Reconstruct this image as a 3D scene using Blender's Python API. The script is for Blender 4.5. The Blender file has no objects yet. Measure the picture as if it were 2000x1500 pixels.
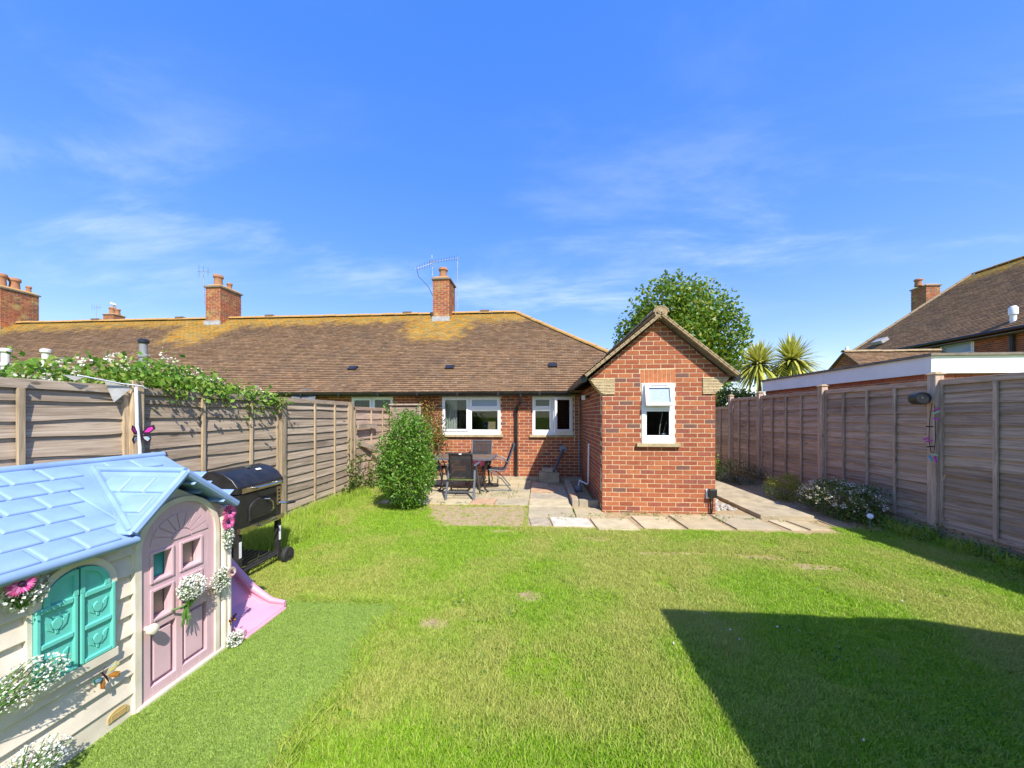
import bpy, bmesh, math, random
import numpy as np
from mathutils import Vector, Matrix
random.seed(7); RNG = np.random.default_rng(7)
SC = bpy.context.scene
COL = SC.collection
R = math.radians
PI = math.pi

# ------------------------------------------------------------------ camera, world, sun
cam_d = bpy.data.cameras.new('camera'); cam = bpy.data.objects.new('camera', cam_d); COL.objects.link(cam)
cam_d.sensor_fit = 'HORIZONTAL'; cam_d.sensor_width = 36.0; cam_d.lens = 712 / 2000 * 36
cam_d.shift_y = 62 / 2000; cam_d.clip_start = 0.05; cam_d.clip_end = 3000
cam.location = (0, 0, 1.6); cam.rotation_euler = (R(90), 0, math.atan(54 / 712))
SC.camera = cam
SUN_DIR = Vector((-0.46, 0.83, -1.0)).normalized()
sun_d = bpy.data.lights.new('sun', 'SUN'); sun_d.energy = 4.2; sun_d.angle = R(0.53); sun_d.color = (1, 0.95, 0.86)
sun = bpy.data.objects.new('sun', sun_d); COL.objects.link(sun); sun.location = (6, -10, 14)
sun.rotation_euler = SUN_DIR.to_track_quat('-Z', 'Y').to_euler()

W = bpy.data.worlds.new('World'); SC.world = W; W.use_nodes = True
nt = W.node_tree; N = nt.nodes; L = nt.links; N.clear()
def nd(tree, t, **kw):
    n = tree.nodes.new(t)
    for k, v in kw.items():
        if k in n.inputs: n.inputs[k].default_value = v
        else: setattr(n, k, v)
    return n
sky = nd(nt, 'ShaderNodeTexSky', sky_type='NISHITA', sun_disc=False)
sky.sun_elevation = math.asin(-SUN_DIR.z); sky.sun_rotation = math.atan2(-SUN_DIR.x, -SUN_DIR.y)
sky.altitude = 0; sky.air_density = 1.0; sky.dust_density = 0.3; sky.ozone_density = 2.6
gmm = nd(nt, 'ShaderNodeGamma', Gamma=0.36); L.new(sky.outputs[0], gmm.inputs[0])
hs = nd(nt, 'ShaderNodeHueSaturation', Hue=0.53, Saturation=2.6, Value=2.72)
L.new(gmm.outputs[0], hs.inputs['Color'])
tc = nd(nt, 'ShaderNodeTexCoord'); sep = nd(nt, 'ShaderNodeSeparateXYZ'); L.new(tc.outputs['Generated'], sep.inputs[0])
zz = nd(nt, 'ShaderNodeMath', operation='ADD'); zz.inputs[1].default_value = 0.16; L.new(sep.outputs['Z'], zz.inputs[0])
def wdiv(o):
    m = nd(nt, 'ShaderNodeMath', operation='DIVIDE'); L.new(o, m.inputs[0]); L.new(zz.outputs[0], m.inputs[1]); return m.outputs[0]
cmb = nd(nt, 'ShaderNodeCombineXYZ'); L.new(wdiv(sep.outputs['X']), cmb.inputs[0]); L.new(wdiv(sep.outputs['Y']), cmb.inputs[1])
mp = nd(nt, 'ShaderNodeMapping'); L.new(cmb.outputs[0], mp.inputs[0]); mp.inputs['Rotation'].default_value = (0, 0, 0.5); mp.inputs['Scale'].default_value = (0.55, 1.25, 1); mp.inputs['Location'].default_value = (1.0, 2.0, 0)
n1 = nd(nt, 'ShaderNodeTexNoise', Scale=1.7, Detail=10.0, Roughness=0.62, Distortion=0.35); L.new(mp.outputs[0], n1.inputs['Vector'])
n2 = nd(nt, 'ShaderNodeTexNoise', Scale=0.7, Detail=2.0); L.new(cmb.outputs[0], n2.inputs['Vector'])
r1 = nd(nt, 'ShaderNodeMapRange', interpolation_type='SMOOTHSTEP'); r1.inputs[1].default_value = 0.43; r1.inputs[2].default_value = 0.82; L.new(n1.outputs[0], r1.inputs[0])
r2 = nd(nt, 'ShaderNodeMapRange', interpolation_type='SMOOTHSTEP'); r2.inputs[1].default_value = 0.34; r2.inputs[2].default_value = 0.6; L.new(n2.outputs[0], r2.inputs[0])
mm = nd(nt, 'ShaderNodeMath', operation='MULTIPLY'); L.new(r1.outputs[0], mm.inputs[0]); L.new(r2.outputs[0], mm.inputs[1])
mm2 = nd(nt, 'ShaderNodeMath', operation='MULTIPLY'); L.new(mm.outputs[0], mm2.inputs[0]); mm2.inputs[1].default_value = 0.6
em = nd(nt, 'ShaderNodeMapRange', interpolation_type='SMOOTHSTEP'); L.new(sep.outputs['Z'], em.inputs[0])
for i_, x_ in zip((1, 2, 3, 4), (0.62, 0.28, 0.22, 1.0)): em.inputs[i_].default_value = x_
mm3 = nd(nt, 'ShaderNodeMath', operation='MULTIPLY'); L.new(mm2.outputs[0], mm3.inputs[0]); L.new(em.outputs[0], mm3.inputs[1])
cm = nd(nt, 'ShaderNodeMixRGB'); L.new(mm3.outputs[0], cm.inputs[0]); L.new(hs.outputs[0], cm.inputs[1]); cm.inputs[2].default_value = (4.6, 5.0, 5.6, 1)
bg = nd(nt, 'ShaderNodeBackground', Strength=0.15); L.new(cm.outputs[0], bg.inputs[0])
wo = nd(nt, 'ShaderNodeOutputWorld'); L.new(bg.outputs[0], wo.inputs[0])
SC.view_settings.view_transform = 'Standard'; SC.view_settings.look = 'None'; SC.view_settings.gamma = 1
SC.view_settings.exposure = 0.85; SC.view_settings.use_curve_mapping = False

# ------------------------------------------------------------------ materials
MATS = {}
def new_mat(name):
    m = bpy.data.materials.new(name); m.use_nodes = True; t = m.node_tree; t.nodes.clear()
    o = t.nodes.new('ShaderNodeOutputMaterial'); p = t.nodes.new('ShaderNodeBsdfPrincipled'); t.links.new(p.outputs[0], o.inputs[0])
    MATS[name] = m
    return m, t, p, o
def ramp(t, fac, stops, interp='LINEAR'):
    r = t.nodes.new('ShaderNodeValToRGB'); e = r.color_ramp.elements; r.color_ramp.interpolation = interp
    while len(e) < len(stops): e.new(0.5)
    for i, (p, c) in enumerate(stops): e[i].position = p; e[i].color = (*c, 1) if len(c) == 3 else c
    t.links.new(fac, r.inputs[0]); return r.outputs[0]
def mixc(t, fac, a, b, mode='MIX'):
    m = t.nodes.new('ShaderNodeMixRGB'); m.blend_type = mode
    for i, v in ((0, fac), (1, a), (2, b)):
        if isinstance(v, (int, float)): m.inputs[i].default_value = v
        elif isinstance(v, tuple): m.inputs[i].default_value = (*v, 1) if len(v) == 3 else v
        else: t.links.new(v, m.inputs[i])
    return m.outputs[0]
def noise(t, vec, scale, detail=4, rough=0.55, dist=0):
    n = nd(t, 'ShaderNodeTexNoise', Scale=scale, Detail=detail, Roughness=rough, Distortion=dist)
    if vec is not None: t.links.new(vec, n.inputs['Vector'])
    return n.outputs[0]
def coords(t, kind='Object', scale=(1, 1, 1), objrand=False):
    if kind == 'Position': v = t.nodes.new('ShaderNodeNewGeometry').outputs['Position']
    else: v = t.nodes.new('ShaderNodeTexCoord').outputs[kind]
    if objrand:
        oi = t.nodes.new('ShaderNodeObjectInfo'); a = nd(t, 'ShaderNodeVectorMath', operation='MULTIPLY_ADD')
        t.links.new(oi.outputs['Random'], a.inputs[0]); a.inputs[1].default_value = (37, 53, 71); t.links.new(v, a.inputs[2]); v = a.outputs[0]
    m = t.nodes.new('ShaderNodeMapping'); m.inputs['Scale'].default_value = scale; t.links.new(v, m.inputs[0]); return m.outputs[0]
def rnd(t, obj=False):
    if obj: return t.nodes.new('ShaderNodeObjectInfo').outputs['Random']
    return t.nodes.new('ShaderNodeNewGeometry').outputs['Random Per Island']
def mrange(t, v, a, b, c=0.0, d=1.0, smooth=True):
    m = t.nodes.new('ShaderNodeMapRange'); m.interpolation_type = 'SMOOTHSTEP' if smooth else 'LINEAR'
    t.links.new(v, m.inputs[0])
    for i, x in zip((1, 2, 3, 4), (a, b, c, d)): m.inputs[i].default_value = x
    return m.outputs[0]
def bump(t, p, h, strength, dist=0.01):
    b = nd(t, 'ShaderNodeBump', Strength=strength, Distance=dist); t.links.new(h, b.inputs['Height']); t.links.new(b.outputs[0], p.inputs['Normal'])
def setp(p, rough=0.6, spec=0.4, metal=0.0):
    p.inputs['Roughness'].default_value = rough; p.inputs['Specular IOR Level'].default_value = spec; p.inputs['Metallic'].default_value = metal

def simple(name, c, rough=0.6, var=0.12, scale=8, bumps=0.0, bscale=60, spec=0.4, metal=0.0, c2=None, stretch=(1, 1, 1)):
    m, t, p, o = new_mat(name); setp(p, rough, spec, metal)
    v = coords(t, 'Object', stretch); f = noise(t, v, scale, 5)
    d = c2 or tuple(x * (1 - var * 2) for x in c)
    col = ramp(t, f, [(0.3, d), (0.7, tuple(min(1, x * (1 + var)) for x in c))])
    t.links.new(col, p.inputs['Base Color'])
    rr = mrange(t, f, 0.2, 0.8, max(0, rough - 0.08), min(1, rough + 0.1)); t.links.new(rr, p.inputs['Roughness'])
    if bumps: bump(t, p, noise(t, v, bscale, 4), bumps)
    return m

def brick_mat(name, obj):
    m, t, p, o = new_mat(name); setp(p, 0.85, 0.25)
    col = ramp(t, rnd(t, obj), [(0, (.32, .095, .045)), (.2, (.37, .12, .055)), (.38, (.285, .084, .043)), (.52, (.42, .148, .064)), (.66, (.34, .108, .052)), (.8, (.32, .10, .06)), (.9, (.27, .09, .06)), (.965, (.18, .09, .07))], 'CONSTANT')
    v = coords(t, 'Position'); f = noise(t, v, 28, 6, .65)
    col = mixc(t, .75, col, ramp(t, f, [(.25, (.55, .55, .58)), (.6, (1.05, 1.0, .96))]), 'MULTIPLY')
    g = mrange(t, noise(t, v, 9, 5, .7), .6, .78, 0, .45)
    col = mixc(t, g, col, (.5, .34, .22))
    t.links.new(col, p.inputs['Base Color']); bump(t, p, noise(t, v, 120, 5), .55, .006)
    return m
brick_mat('brick', True); brick_mat('brick_i', False)
simple('brick_soldier', (.47, .155, .06), .85, .16, 14, .4, 110)
mo = brick_mat('brick_old', False); t = mo.node_tree; p = [q for q in t.nodes if q.type == 'BSDF_PRINCIPLED'][0]; src_ = p.inputs['Base Color'].links[0].from_socket; v = coords(t, 'Position')
c_ = mixc(t, mrange(t, noise(t, v, 3.2, 6, .7), .45, .68, 0, .75), src_, (.12, .085, .06)); c_ = mixc(t, mrange(t, noise(t, v, 2.1, 6, .75), .52, .66, 0, .8), c_, (.40, .29, .10)); t.links.new(c_, p.inputs['Base Color'])
simple('mortar', (.64, .48, .29), .95, .12, 30, .5, 200)
simple('corbel_tile', (.62, .48, .28), .9, .14, 25, .4, 120); simple('tile_clay', (.38, .28, .16), .9, .2, 22, .5, 120)

def roof_mat(name, lichen, chims=(), ridge_z=5.3, base=1.0):
    m, t, p, o = new_mat(name); setp(p, .9, .2)
    b = base
    col = ramp(t, rnd(t), [(0, (.20*b, .122*b, .067*b)), (.25, (.235*b, .145*b, .08*b)), (.5, (.178*b, .108*b, .062*b)), (.75, (.255*b, .157*b, .086*b)), (.92, (.215*b, .142*b, .085*b))], 'CONSTANT')
    v = coords(t, 'Position')
    col = mixc(t, mrange(t, noise(t, v, 1.1, 5, .65), .4, .75, 0, .55), col, (.12, .085, .06))
    col = mixc(t, mrange(t, noise(t, v, 7, 6, .75), .56, .74, 0, .75), col, (.44, .37, .27))
    col = mixc(t, mrange(t, noise(t, v, 26, 3, .7), .66, .74, 0, .8), col, (.55, .5, .42))
    if lichen:
        s = nd(t, 'ShaderNodeSeparateXYZ'); t.links.new(v, s.inputs[0])
        hz = mrange(t, s.outputs['Z'], ridge_z - 1.0, ridge_z + .05)
        for cx in chims:
            a = nd(t, 'ShaderNodeMath', operation='SUBTRACT'); t.links.new(s.outputs['X'], a.inputs[0]); a.inputs[1].default_value = cx
            ab = nd(t, 'ShaderNodeMath', operation='ABSOLUTE'); t.links.new(a.outputs[0], ab.inputs[0])
            cxm = mrange(t, ab.outputs[0], 2.3, .3)
            zm = mrange(t, s.outputs['Z'], ridge_z - 2.3, ridge_z - .5)
            mu = nd(t, 'ShaderNodeMath', operation='MULTIPLY'); t.links.new(cxm, mu.inputs[0]); t.links.new(zm, mu.inputs[1])
            mx = nd(t, 'ShaderNodeMath', operation='MAXIMUM'); t.links.new(hz, mx.inputs[0]); t.links.new(mu.outputs[0], mx.inputs[1]); hz = mx.outputs[0]
        ad = nd(t, 'ShaderNodeMath', operation='MULTIPLY_ADD'); t.links.new(hz, ad.inputs[0]); ad.inputs[1].default_value = .62
        nn = noise(t, v, 2.3, 7, .72); t.links.new(nn, ad.inputs[2])
        lm = mrange(t, ad.outputs[0], .72, 1.06, 0, .92)
        lc = ramp(t, noise(t, v, 5, 4), [(.35, (.55, .29, .03)), (.6, (.38, .28, .10))])
        col = mixc(t, lm, col, lc)
    t.links.new(col, p.inputs['Base Color']); bump(t, p, noise(t, v, 70, 5), .4, .006)
    return m
CH = (-3.5, -12.2, -21.4)
roof_mat('roof_tile', True, CH, 5.3); roof_mat('roof_far', True, (), 8.7, .95); roof_mat('roof_plain', False)
simple('ridge_lichen', (.32, .20, .085), .9, .25, 7, .4, 60, c2=(.42, .23, .05))

def wood_mat(name, ca, cb, cc, axis):
    m, t, p, o = new_mat(name); setp(p, .8, .25)
    s = [14, 14, 14]; s[axis] = 0.9
    v = coords(t, 'Object', tuple(s), True)
    f = noise(t, v, 2.2, 7, .65, 1.4)
    col = ramp(t, f, [(.34, ca), (.5, cb), (.66, cc)])
    s2 = [3.2, 3.2, 3.2]; s2[axis] = 1.3
    col = mixc(t, mrange(t, noise(t, coords(t, 'Object', tuple(s2), True), 1.2, 5, .7), .5, .75, 0, .6), col, tuple(x * .55 for x in ca))
    vo = nd(t, 'ShaderNodeTexVoronoi', Scale=1.0); s3 = [5.5, 5.5, 5.5]; s3[axis] = 2.4
    t.links.new(coords(t, 'Object', tuple(s3), True), vo.inputs['Vector'])
    col = mixc(t, mrange(t, vo.outputs['Distance'], .10, .04, 0, .8), col, tuple(x * .35 for x in ca))
    ov = nd(t, 'ShaderNodeHueSaturation'); t.links.new(col, ov.inputs['Color'])
    t.links.new(mrange(t, rnd(t, True), 0, 1, .78, 1.18, False), ov.inputs['Value']); t.links.new(ov.outputs[0], p.inputs['Base Color'])
    bump(t, p, f, .5, .006)
    return m
wood_mat('fence_l', (.25, .19, .135), (.385, .30, .215), (.51, .415, .31), 1)
wood_mat('fence_l_v', (.30, .215, .13), (.42, .32, .20), (.55, .44, .31), 2)
wood_mat('fence_r', (.27, .18, .13), (.42, .30, .215), (.54, .405, .30), 1)
wood_mat('fence_r_v', (.30, .21, .15), (.44, .325, .24), (.55, .43, .335), 2)
wood_mat('fence_x', (.21, .155, .11), (.33, .25, .185), (.43, .34, .26), 0)
wood_mat('shed_wood', (.16, .09, .045), (.25, .15, .075), (.33, .21, .11), 0)

def leaf_mat(name, a, b, c=None, trans=.35, rough=.45, spec=.4):
    m, t, p, o = new_mat(name); setp(p, rough, spec)
    st = [(0, a), (.6, b)] + ([(.93, c)] if c else [])
    col = ramp(t, rnd(t), st)
    t.links.new(col, p.inputs['Base Color'])
    tr = t.nodes.new('ShaderNodeBsdfTranslucent'); t.links.new(mixc(t, .5, col, (.25, .38, .03)), tr.inputs[0])
    mx = t.nodes.new('ShaderNodeMixShader'); mx.inputs[0].default_value = trans
    t.links.new(p.outputs[0], mx.inputs[1]); t.links.new(tr.outputs[0], mx.inputs[2]); t.links.new(mx.outputs[0], o.inputs[0])
    return m
leaf_mat('leaf_bush', (.05, .15, .012), (.13, .28, .025), (.2, .32, .05), .28, .4, .4)
leaf_mat('leaf_tree', (.05, .135, .012), (.135, .25, .02), (.33, .34, .035), .35)
leaf_mat('leaf_conifer', (.05, .13, .02), (.11, .2, .03))
leaf_mat('leaf_bramble', (.08, .2, .02), (.2, .36, .04), (.33, .40, .08), .38)
leaf_mat('leaf_dark', (.018, .035, .012), (.045, .07, .02), (.09, .1, .04), .15)
leaf_mat('leaf_lime', (.15, .21, .012), (.25, .30, .015), (.30, .33, .03), .25)
leaf_mat('leaf_shrub', (.05, .10, .02), (.12, .17, .035), (.2, .2, .07), .2)
leaf_mat('leaf_autumn', (.17, .14, .03), (.36, .17, .04), (.45, .22, .05), .3)
leaf_mat('leaf_cordyline', (.30, .33, .05), (.55, .53, .10), (.66, .61, .2), .28)
leaf_mat('leaf_weed', (.05, .14, .015), (.14, .25, .03), (.28, .30, .07), .3)
leaf_mat('petal_white', (.75, .73, .68), (.85, .84, .8), None, .25, .6, .2)
leaf_mat('petal_cream', (.55, .48, .36), (.75, .70, .58), None, .2, .6, .2)
leaf_mat('petal_pink', (.70, .06, .30), (.80, .13, .42), (.82, .35, .55), .25, .6, .2)
leaf_mat('petal_blush', (.75, .42, .36), (.82, .62, .56), None, .25, .6, .2)
simple('bark', (.16, .115, .08), .9, .2, 12, .6, 40)
simple('stem_green', (.09, .2, .03), .6)

def grass_mat(name, lo, hi, dry, dryamt):
    m, t, p, o = new_mat(name); setp(p, .55, .3)
    a = nd(t, 'ShaderNodeAttribute', attribute_type='INSTANCER', attribute_name='tint')
    oi = t.nodes.new('ShaderNodeObjectInfo')
    col = ramp(t, oi.outputs['Random'], [(0, lo), (1, hi)])
    col = mixc(t, mrange(t, rnd(t), .6, 1.0, 0, .6), col, dry)
    col = mixc(t, mrange(t, a.outputs['Fac'], .0, 1.0, 0, dryamt, False), col, dry)
    t.links.new(col, p.inputs['Base Color'])
    tr = t.nodes.new('ShaderNodeBsdfTranslucent'); t.links.new(col, tr.inputs[0])
    mx = t.nodes.new('ShaderNodeMixShader'); mx.inputs[0].default_value = .45
    t.links.new(p.outputs[0], mx.inputs[1]); t.links.new(tr.outputs[0], mx.inputs[2]); t.links.new(mx.outputs[0], o.inputs[0])
grass_mat('grass', (.225, .44, .016), (.385, .62, .03), (.58, .55, .17), .72)
grass_mat('turf_blade', (.17, .31, .03), (.44, .62, .09), (.56, .67, .24), .35)

def dry_fac(t, v):
    """bare and yellowed patches of the lawn (same shapes the blades follow roughly)"""
    return mrange(t, noise(t, v, 1.3, 6, .7), .55, .75)
m, t, p, o = new_mat('lawn'); setp(p, .95, .1); v = coords(t, 'Position')
f = noise(t, v, 40, 6, .7); col = ramp(t, f, [(.3, (.09, .16, .01)), (.55, (.19, .30, .018)), (.75, (.29, .37, .04))])
col = mixc(t, mrange(t, noise(t, v, .9, 5, .65), .45, .7, 0, .45), col, (.30, .30, .05))
col = mixc(t, mrange(t, noise(t, v, 3.1, 6, .72), .62, .74, 0, .75), col, (.36, .29, .15))
t.links.new(col, p.inputs['Base Color']); bump(t, p, f, .8, .02)
m, t, p, o = new_mat('turf_base'); setp(p, .8, .2); v = coords(t, 'Position')
f = noise(t, v, 110, 4, .7); col = ramp(t, f, [(.3, (.10, .18, .015)), (.7, (.27, .42, .05))])
t.links.new(col, p.inputs['Base Color']); bump(t, p, f, .7, .01)
m, t, p, o = new_mat('soil'); setp(p, .95, .1); v = coords(t, 'Position')
f = noise(t, v, 18, 8, .7); col = ramp(t, f, [(.3, (.30, .215, .115)), (.55, (.45, .34, .195)), (.8, (.54, .44, .28))])
t.links.new(col, p.inputs['Base Color']); bump(t, p, noise(t, v, 60, 6, .7), .9, .02)
def slab_mat(name, ramps):
    m, t, p, o = new_mat(name); setp(p, .88, .2); v = coords(t, 'Position')
    col = ramp(t, rnd(t, True), ramps, 'CONSTANT')
    col = mixc(t, .8, col, ramp(t, noise(t, v, 5, 7, .7), [(.25, (.62, .62, .58)), (.7, (1.1, 1.08, 1.02))]), 'MULTIPLY')
    col = mixc(t, mrange(t, noise(t, v, 45, 4, .7), .6, .75, 0, .5), col, (.24, .19, .12))
    t.links.new(col, p.inputs['Base Color']); bump(t, p, noise(t, v, 70, 6, .65), .45, .008)
slab_mat('slab', [(0, (.50, .42, .27)), (.3, (.44, .375, .26)), (.55, (.53, .45, .30)), (.8, (.47, .39, .25))])
simple('slab_white', (.56, .51, .41), .85, .12, 8, .35, 60); simple('slab_grey', (.40, .34, .24), .88, .15, 8, .4, 60)
simple('slab_pink', (.50, .32, .19), .88, .15, 8, .4, 60); simple('concrete', (.42, .35, .23), .9, .15, 6, .5, 70)
simple('stone_sill', (.43, .34, .19), .85, .15, 10, .4, 80); simple('gravel', (.42, .39, .35), .9, .25, 30, .5, 90)
simple('upvc', (.84, .84, .83), .35, .04, 3, 0, spec=.5); simple('upvc_dark', (.05, .05, .05), .5)
simple('fascia_white', (.80, .80, .79), .45, .05, 2); simple('fascia_edge', (.19, .16, .13), .85, .2, 10)
simple('plastic_black', (.018, .018, .02), .35, .2, 8, spec=.5); simple('plastic_grey', (.24, .25, .26), .5, .1)
simple('plastic_white', (.80, .80, .82), .4, .05); simple('flue_white', (.55, .55, .53), .5, .1); simple('lead', (.36, .36, .37), .6, .15, 9)
simple('metal_grey', (.10, .11, .13), .42, .1, 9, spec=.5); simple('sling', (.032, .032, .034), .75, .15, 200, .3, 400)
simple('bbq_black', (.02, .02, .021), .38, .25, 10, .05, 90, spec=.5); simple('bbq_matt', (.028, .027, .026), .6, .25, 14)
simple('chrome', (.75, .73, .68), .2, .06, 6, metal=1.0); simple('steel_strip', (.55, .49, .36), .32, .12, 14, metal=1.0)
simple('rubber', (.03, .03, .03), .75, .2); simple('terracotta', (.40, .16, .08), .9, .2, 9, .4, 60, c2=(.24, .15, .09))
simple('ph_cream', (.74, .655, .53), .55, .09, 7, .06, 150); simple('ph_pink', (.66, .44, .47), .5, .05, 4, .06, 150)
simple('ph_blue', (.235, .36, .58), .5, .1, 4, .08, 180); simple('ph_teal', (.14, .56, .47), .42, .05, 4, .05, 150)
simple('ph_slide', (.69, .335, .425), .42, .06, 4, .05, 150); simple('ph_gold', (.55, .40, .16), .5)
simple('ph_inside', (.34, .28, .22), .7); simple('ph_inside_teal', (.02, .36, .33), .5)
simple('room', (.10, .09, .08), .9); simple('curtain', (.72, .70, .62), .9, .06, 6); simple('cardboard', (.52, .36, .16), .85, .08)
simple('cloth_maroon', (.12, .012, .03), .85, .2, 30); simple('table_top', (.17, .11, .07), .35, .25, 16, spec=.5)
simple('wire', (.012, .012, .014), .5); simple('peg_purple', (.48, .05, .42), .4); simple('peg_green', (.35, .68, .45), .4); simple('peg_blue', (.02, .38, .62), .4)
simple('bunting', (.60, .58, .53), .85, .12, 12); simple('butterfly_dark', (.03, .012, .035), .5); simple('wing_pink', (.75, .04, .38), .45)
simple('wing_orange', (.62, .16, .03), .45, .3, 40, c2=(.25, .2, .05)); simple('wing_blue', (.08, .34, .68), .45, .3, 40, c2=(.7, .5, .05)); simple('wing_green', (.03, .22, .16), .4)
simple('gull_white', (.82, .82, .82), .7, .03); simple('gull_grey', (.35, .37, .40), .7); simple('beak', (.6, .35, .04), .5)
simple('felt', (.07, .07, .072), .95, .2, 20, .5, 100); simple('aerial', (.38, .38, .39), .5, .15, 9, metal=.4)
simple('dish', (.13, .14, .16), .55); simple('trunk_pale', (.22, .17, .11), .9, .2, 20, .5, 50); simple('render_white', (.76, .75, .72), .8, .05, 4)
m, t, p, o = new_mat('glass')
gl = nd(t, 'ShaderNodeBsdfGlossy', Roughness=.02); gl.inputs[0].default_value = (.9, .95, 1, 1); tr = t.nodes.new('ShaderNodeBsdfTransparent'); tr.inputs[0].default_value = (.72, .76, .76, 1)
lw = nd(t, 'ShaderNodeLayerWeight', Blend=.5); pw = nd(t, 'ShaderNodeMath', operation='POWER'); t.links.new(lw.outputs['Facing'], pw.inputs[0]); pw.inputs[1].default_value = 5; mx = t.nodes.new('ShaderNodeMixShader'); t.links.new(mrange(t, pw.outputs[0], 0, 1, .035, .85, False), mx.inputs[0]); t.links.new(tr.outputs[0], mx.inputs[1]); t.links.new(gl.outputs[0], mx.inputs[2]); t.links.new(mx.outputs[0], o.inputs[0])
m, t, p, o = new_mat('glass_frosted'); setp(p, .3, .6); t.links.new(ramp(t, noise(t, coords(t, 'Object'), 60, 3), [(.3, (.24, .31, .40)), (.7, (.34, .42, .52))]), p.inputs['Base Color'])

t = MATS['sling'].node_tree; o_ = [q for q in t.nodes if q.type == 'OUTPUT_MATERIAL'][0]; p_ = [q for q in t.nodes if q.type == 'BSDF_PRINCIPLED'][0]
mx = t.nodes.new('ShaderNodeMixShader'); mx.inputs[0].default_value = .32; tr = t.nodes.new('ShaderNodeBsdfTransparent'); t.links.new(p_.outputs[0], mx.inputs[1]); t.links.new(tr.outputs[0], mx.inputs[2]); t.links.new(mx.outputs[0], o_.inputs[0])
# ------------------------------------------------------------------ mesh helpers
class MB:
    def __init__(s): s.v = []; s.f = []
    def face(s, pts):
        i = len(s.v); s.v += [tuple(q) for q in pts]; s.f.append(tuple(range(i, i + len(pts))))
    def hexa(s, b, t):
        """b, t: four points each (bottom ring, top ring)"""
        i = len(s.v); s.v += [tuple(q) for q in b] + [tuple(q) for q in t]
        s.f += [(i+3, i+2, i+1, i), (i+4, i+5, i+6, i+7)] + [(i+k, i+(k+1) % 4, i+4+(k+1) % 4, i+4+k) for k in range(4)]
        return s
    def box(s, x0, x1, y0, y1, z0, z1):
        return s.hexa([(x0, y0, z0), (x1, y0, z0), (x1, y1, z0), (x0, y1, z0)], [(x0, y0, z1), (x1, y0, z1), (x1, y1, z1), (x0, y1, z1)])
    def obox(s, c, ax, ay, az):
        """box centred at c with half-axis vectors"""
        c, ax, ay, az = map(Vector, (c, ax, ay, az))
        return s.hexa([c-ax-ay-az, c+ax-ay-az, c+ax+ay-az, c-ax+ay-az], [c-ax-ay+az, c+ax-ay+az, c+ax+ay+az, c-ax+ay+az])
    def prism(s, poly, fn, d0, d1):
        n = len(poly); i = len(s.v)
        s.v += [tuple(fn(u, w, d0)) for u, w in poly] + [tuple(fn(u, w, d1)) for u, w in poly]
        s.f.append(tuple(range(i, i + n))); s.f.append(tuple(range(i + 2*n - 1, i + n - 1, -1)))
        s.f += [(i+k, i+n+k, i+n+(k+1) % n, i+(k+1) % n) for k in range(n)]
        return s
    def tube(s, pts, rad, n=8, cap=True):
        pts = [Vector(q) for q in pts]; m = len(pts); rs = rad if isinstance(rad, (list, tuple)) else [rad] * m
        up = None; i0 = len(s.v)
        for k, q in enumerate(pts):
            d = ((pts[min(k+1, m-1)] - q).normalized() + (q - pts[max(k-1, 0)]).normalized())
            d = d.normalized() if d.length > 1e-6 else Vector((0, 0, 1))
            if up is None: up = Vector((0, 0, 1)) if abs(d.z) < .9 else Vector((1, 0, 0))
            a = d.cross(up).normalized(); b = a.cross(d).normalized(); up = b
            s.v += [tuple(q + (a * math.cos(2*PI*j/n) + b * math.sin(2*PI*j/n)) * rs[k]) for j in range(n)]
        for k in range(m - 1):
            for j in range(n):
                a = i0 + k*n + j; b = i0 + k*n + (j+1) % n; s.f.append((a, b, b + n, a + n))
        if cap: s.f.append(tuple(range(i0 + n - 1, i0 - 1, -1))); s.f.append(tuple(range(i0 + (m-1)*n, i0 + m*n)))
        return s
    def lathe(s, prof, c=(0, 0, 0), n=16, M=None):
        i0 = len(s.v); c = Vector(c)
        for r, z in prof:
            for j in range(n):
                q = Vector((r * math.cos(2*PI*j/n), r * math.sin(2*PI*j/n), z)); s.v.append(tuple((M @ q if M else q) + c))
        for k in range(len(prof) - 1):
            for j in range(n):
                a = i0 + k*n + j; b = i0 + k*n + (j+1) % n; s.f.append((a, b, b + n, a + n))
        s.f.append(tuple(range(i0 + n - 1, i0 - 1, -1))); s.f.append(tuple(range(i0 + (len(prof)-1)*n, i0 + len(prof)*n)))
        return s
    def build(s, name, m, parent=None, smooth=False, bevel=0, kind=None):
        me = bpy.data.meshes.new(name); o = Vector((0, 0, 0))
        if parent is not None: o = ORG.get(parent.name, o)
        me.from_pydata([(a - o.x, b - o.y, c - o.z) for a, b, c in s.v], [], s.f)
        bm = bmesh.new(); bm.from_mesh(me); bmesh.ops.recalc_face_normals(bm, faces=bm.faces); bm.to_mesh(me); bm.free()
        me.materials.append(MATS[m]); ob = bpy.data.objects.new(name, me); COL.objects.link(ob)
        if parent is not None: ob.parent = parent; ORG[ob.name] = o
        if smooth:
            me.polygons.foreach_set('use_smooth', [True] * len(me.polygons))
            if smooth != 2: me.set_sharp_from_angle(angle=R(40))
        if bevel:
            b = ob.modifiers.new('bevel', 'BEVEL'); b.width = bevel; b.segments = 2; b.limit_method = 'ANGLE'
        if kind: ob['kind'] = kind
        return ob
ORG = {}
def tag(o, label, cat, group=None):
    o['label'] = label; o['category'] = cat
    if group: o['group'] = group
    return o
def thing(name, label, cat, loc=(0, 0, 0), group=None):
    o = bpy.data.objects.new(name, None); COL.objects.link(o); o.location = loc; o.empty_display_size = .2; ORG[o.name] = Vector(loc)
    return tag(o, label, cat, group)
def structure(o): o['kind'] = 'structure'; return o
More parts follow.
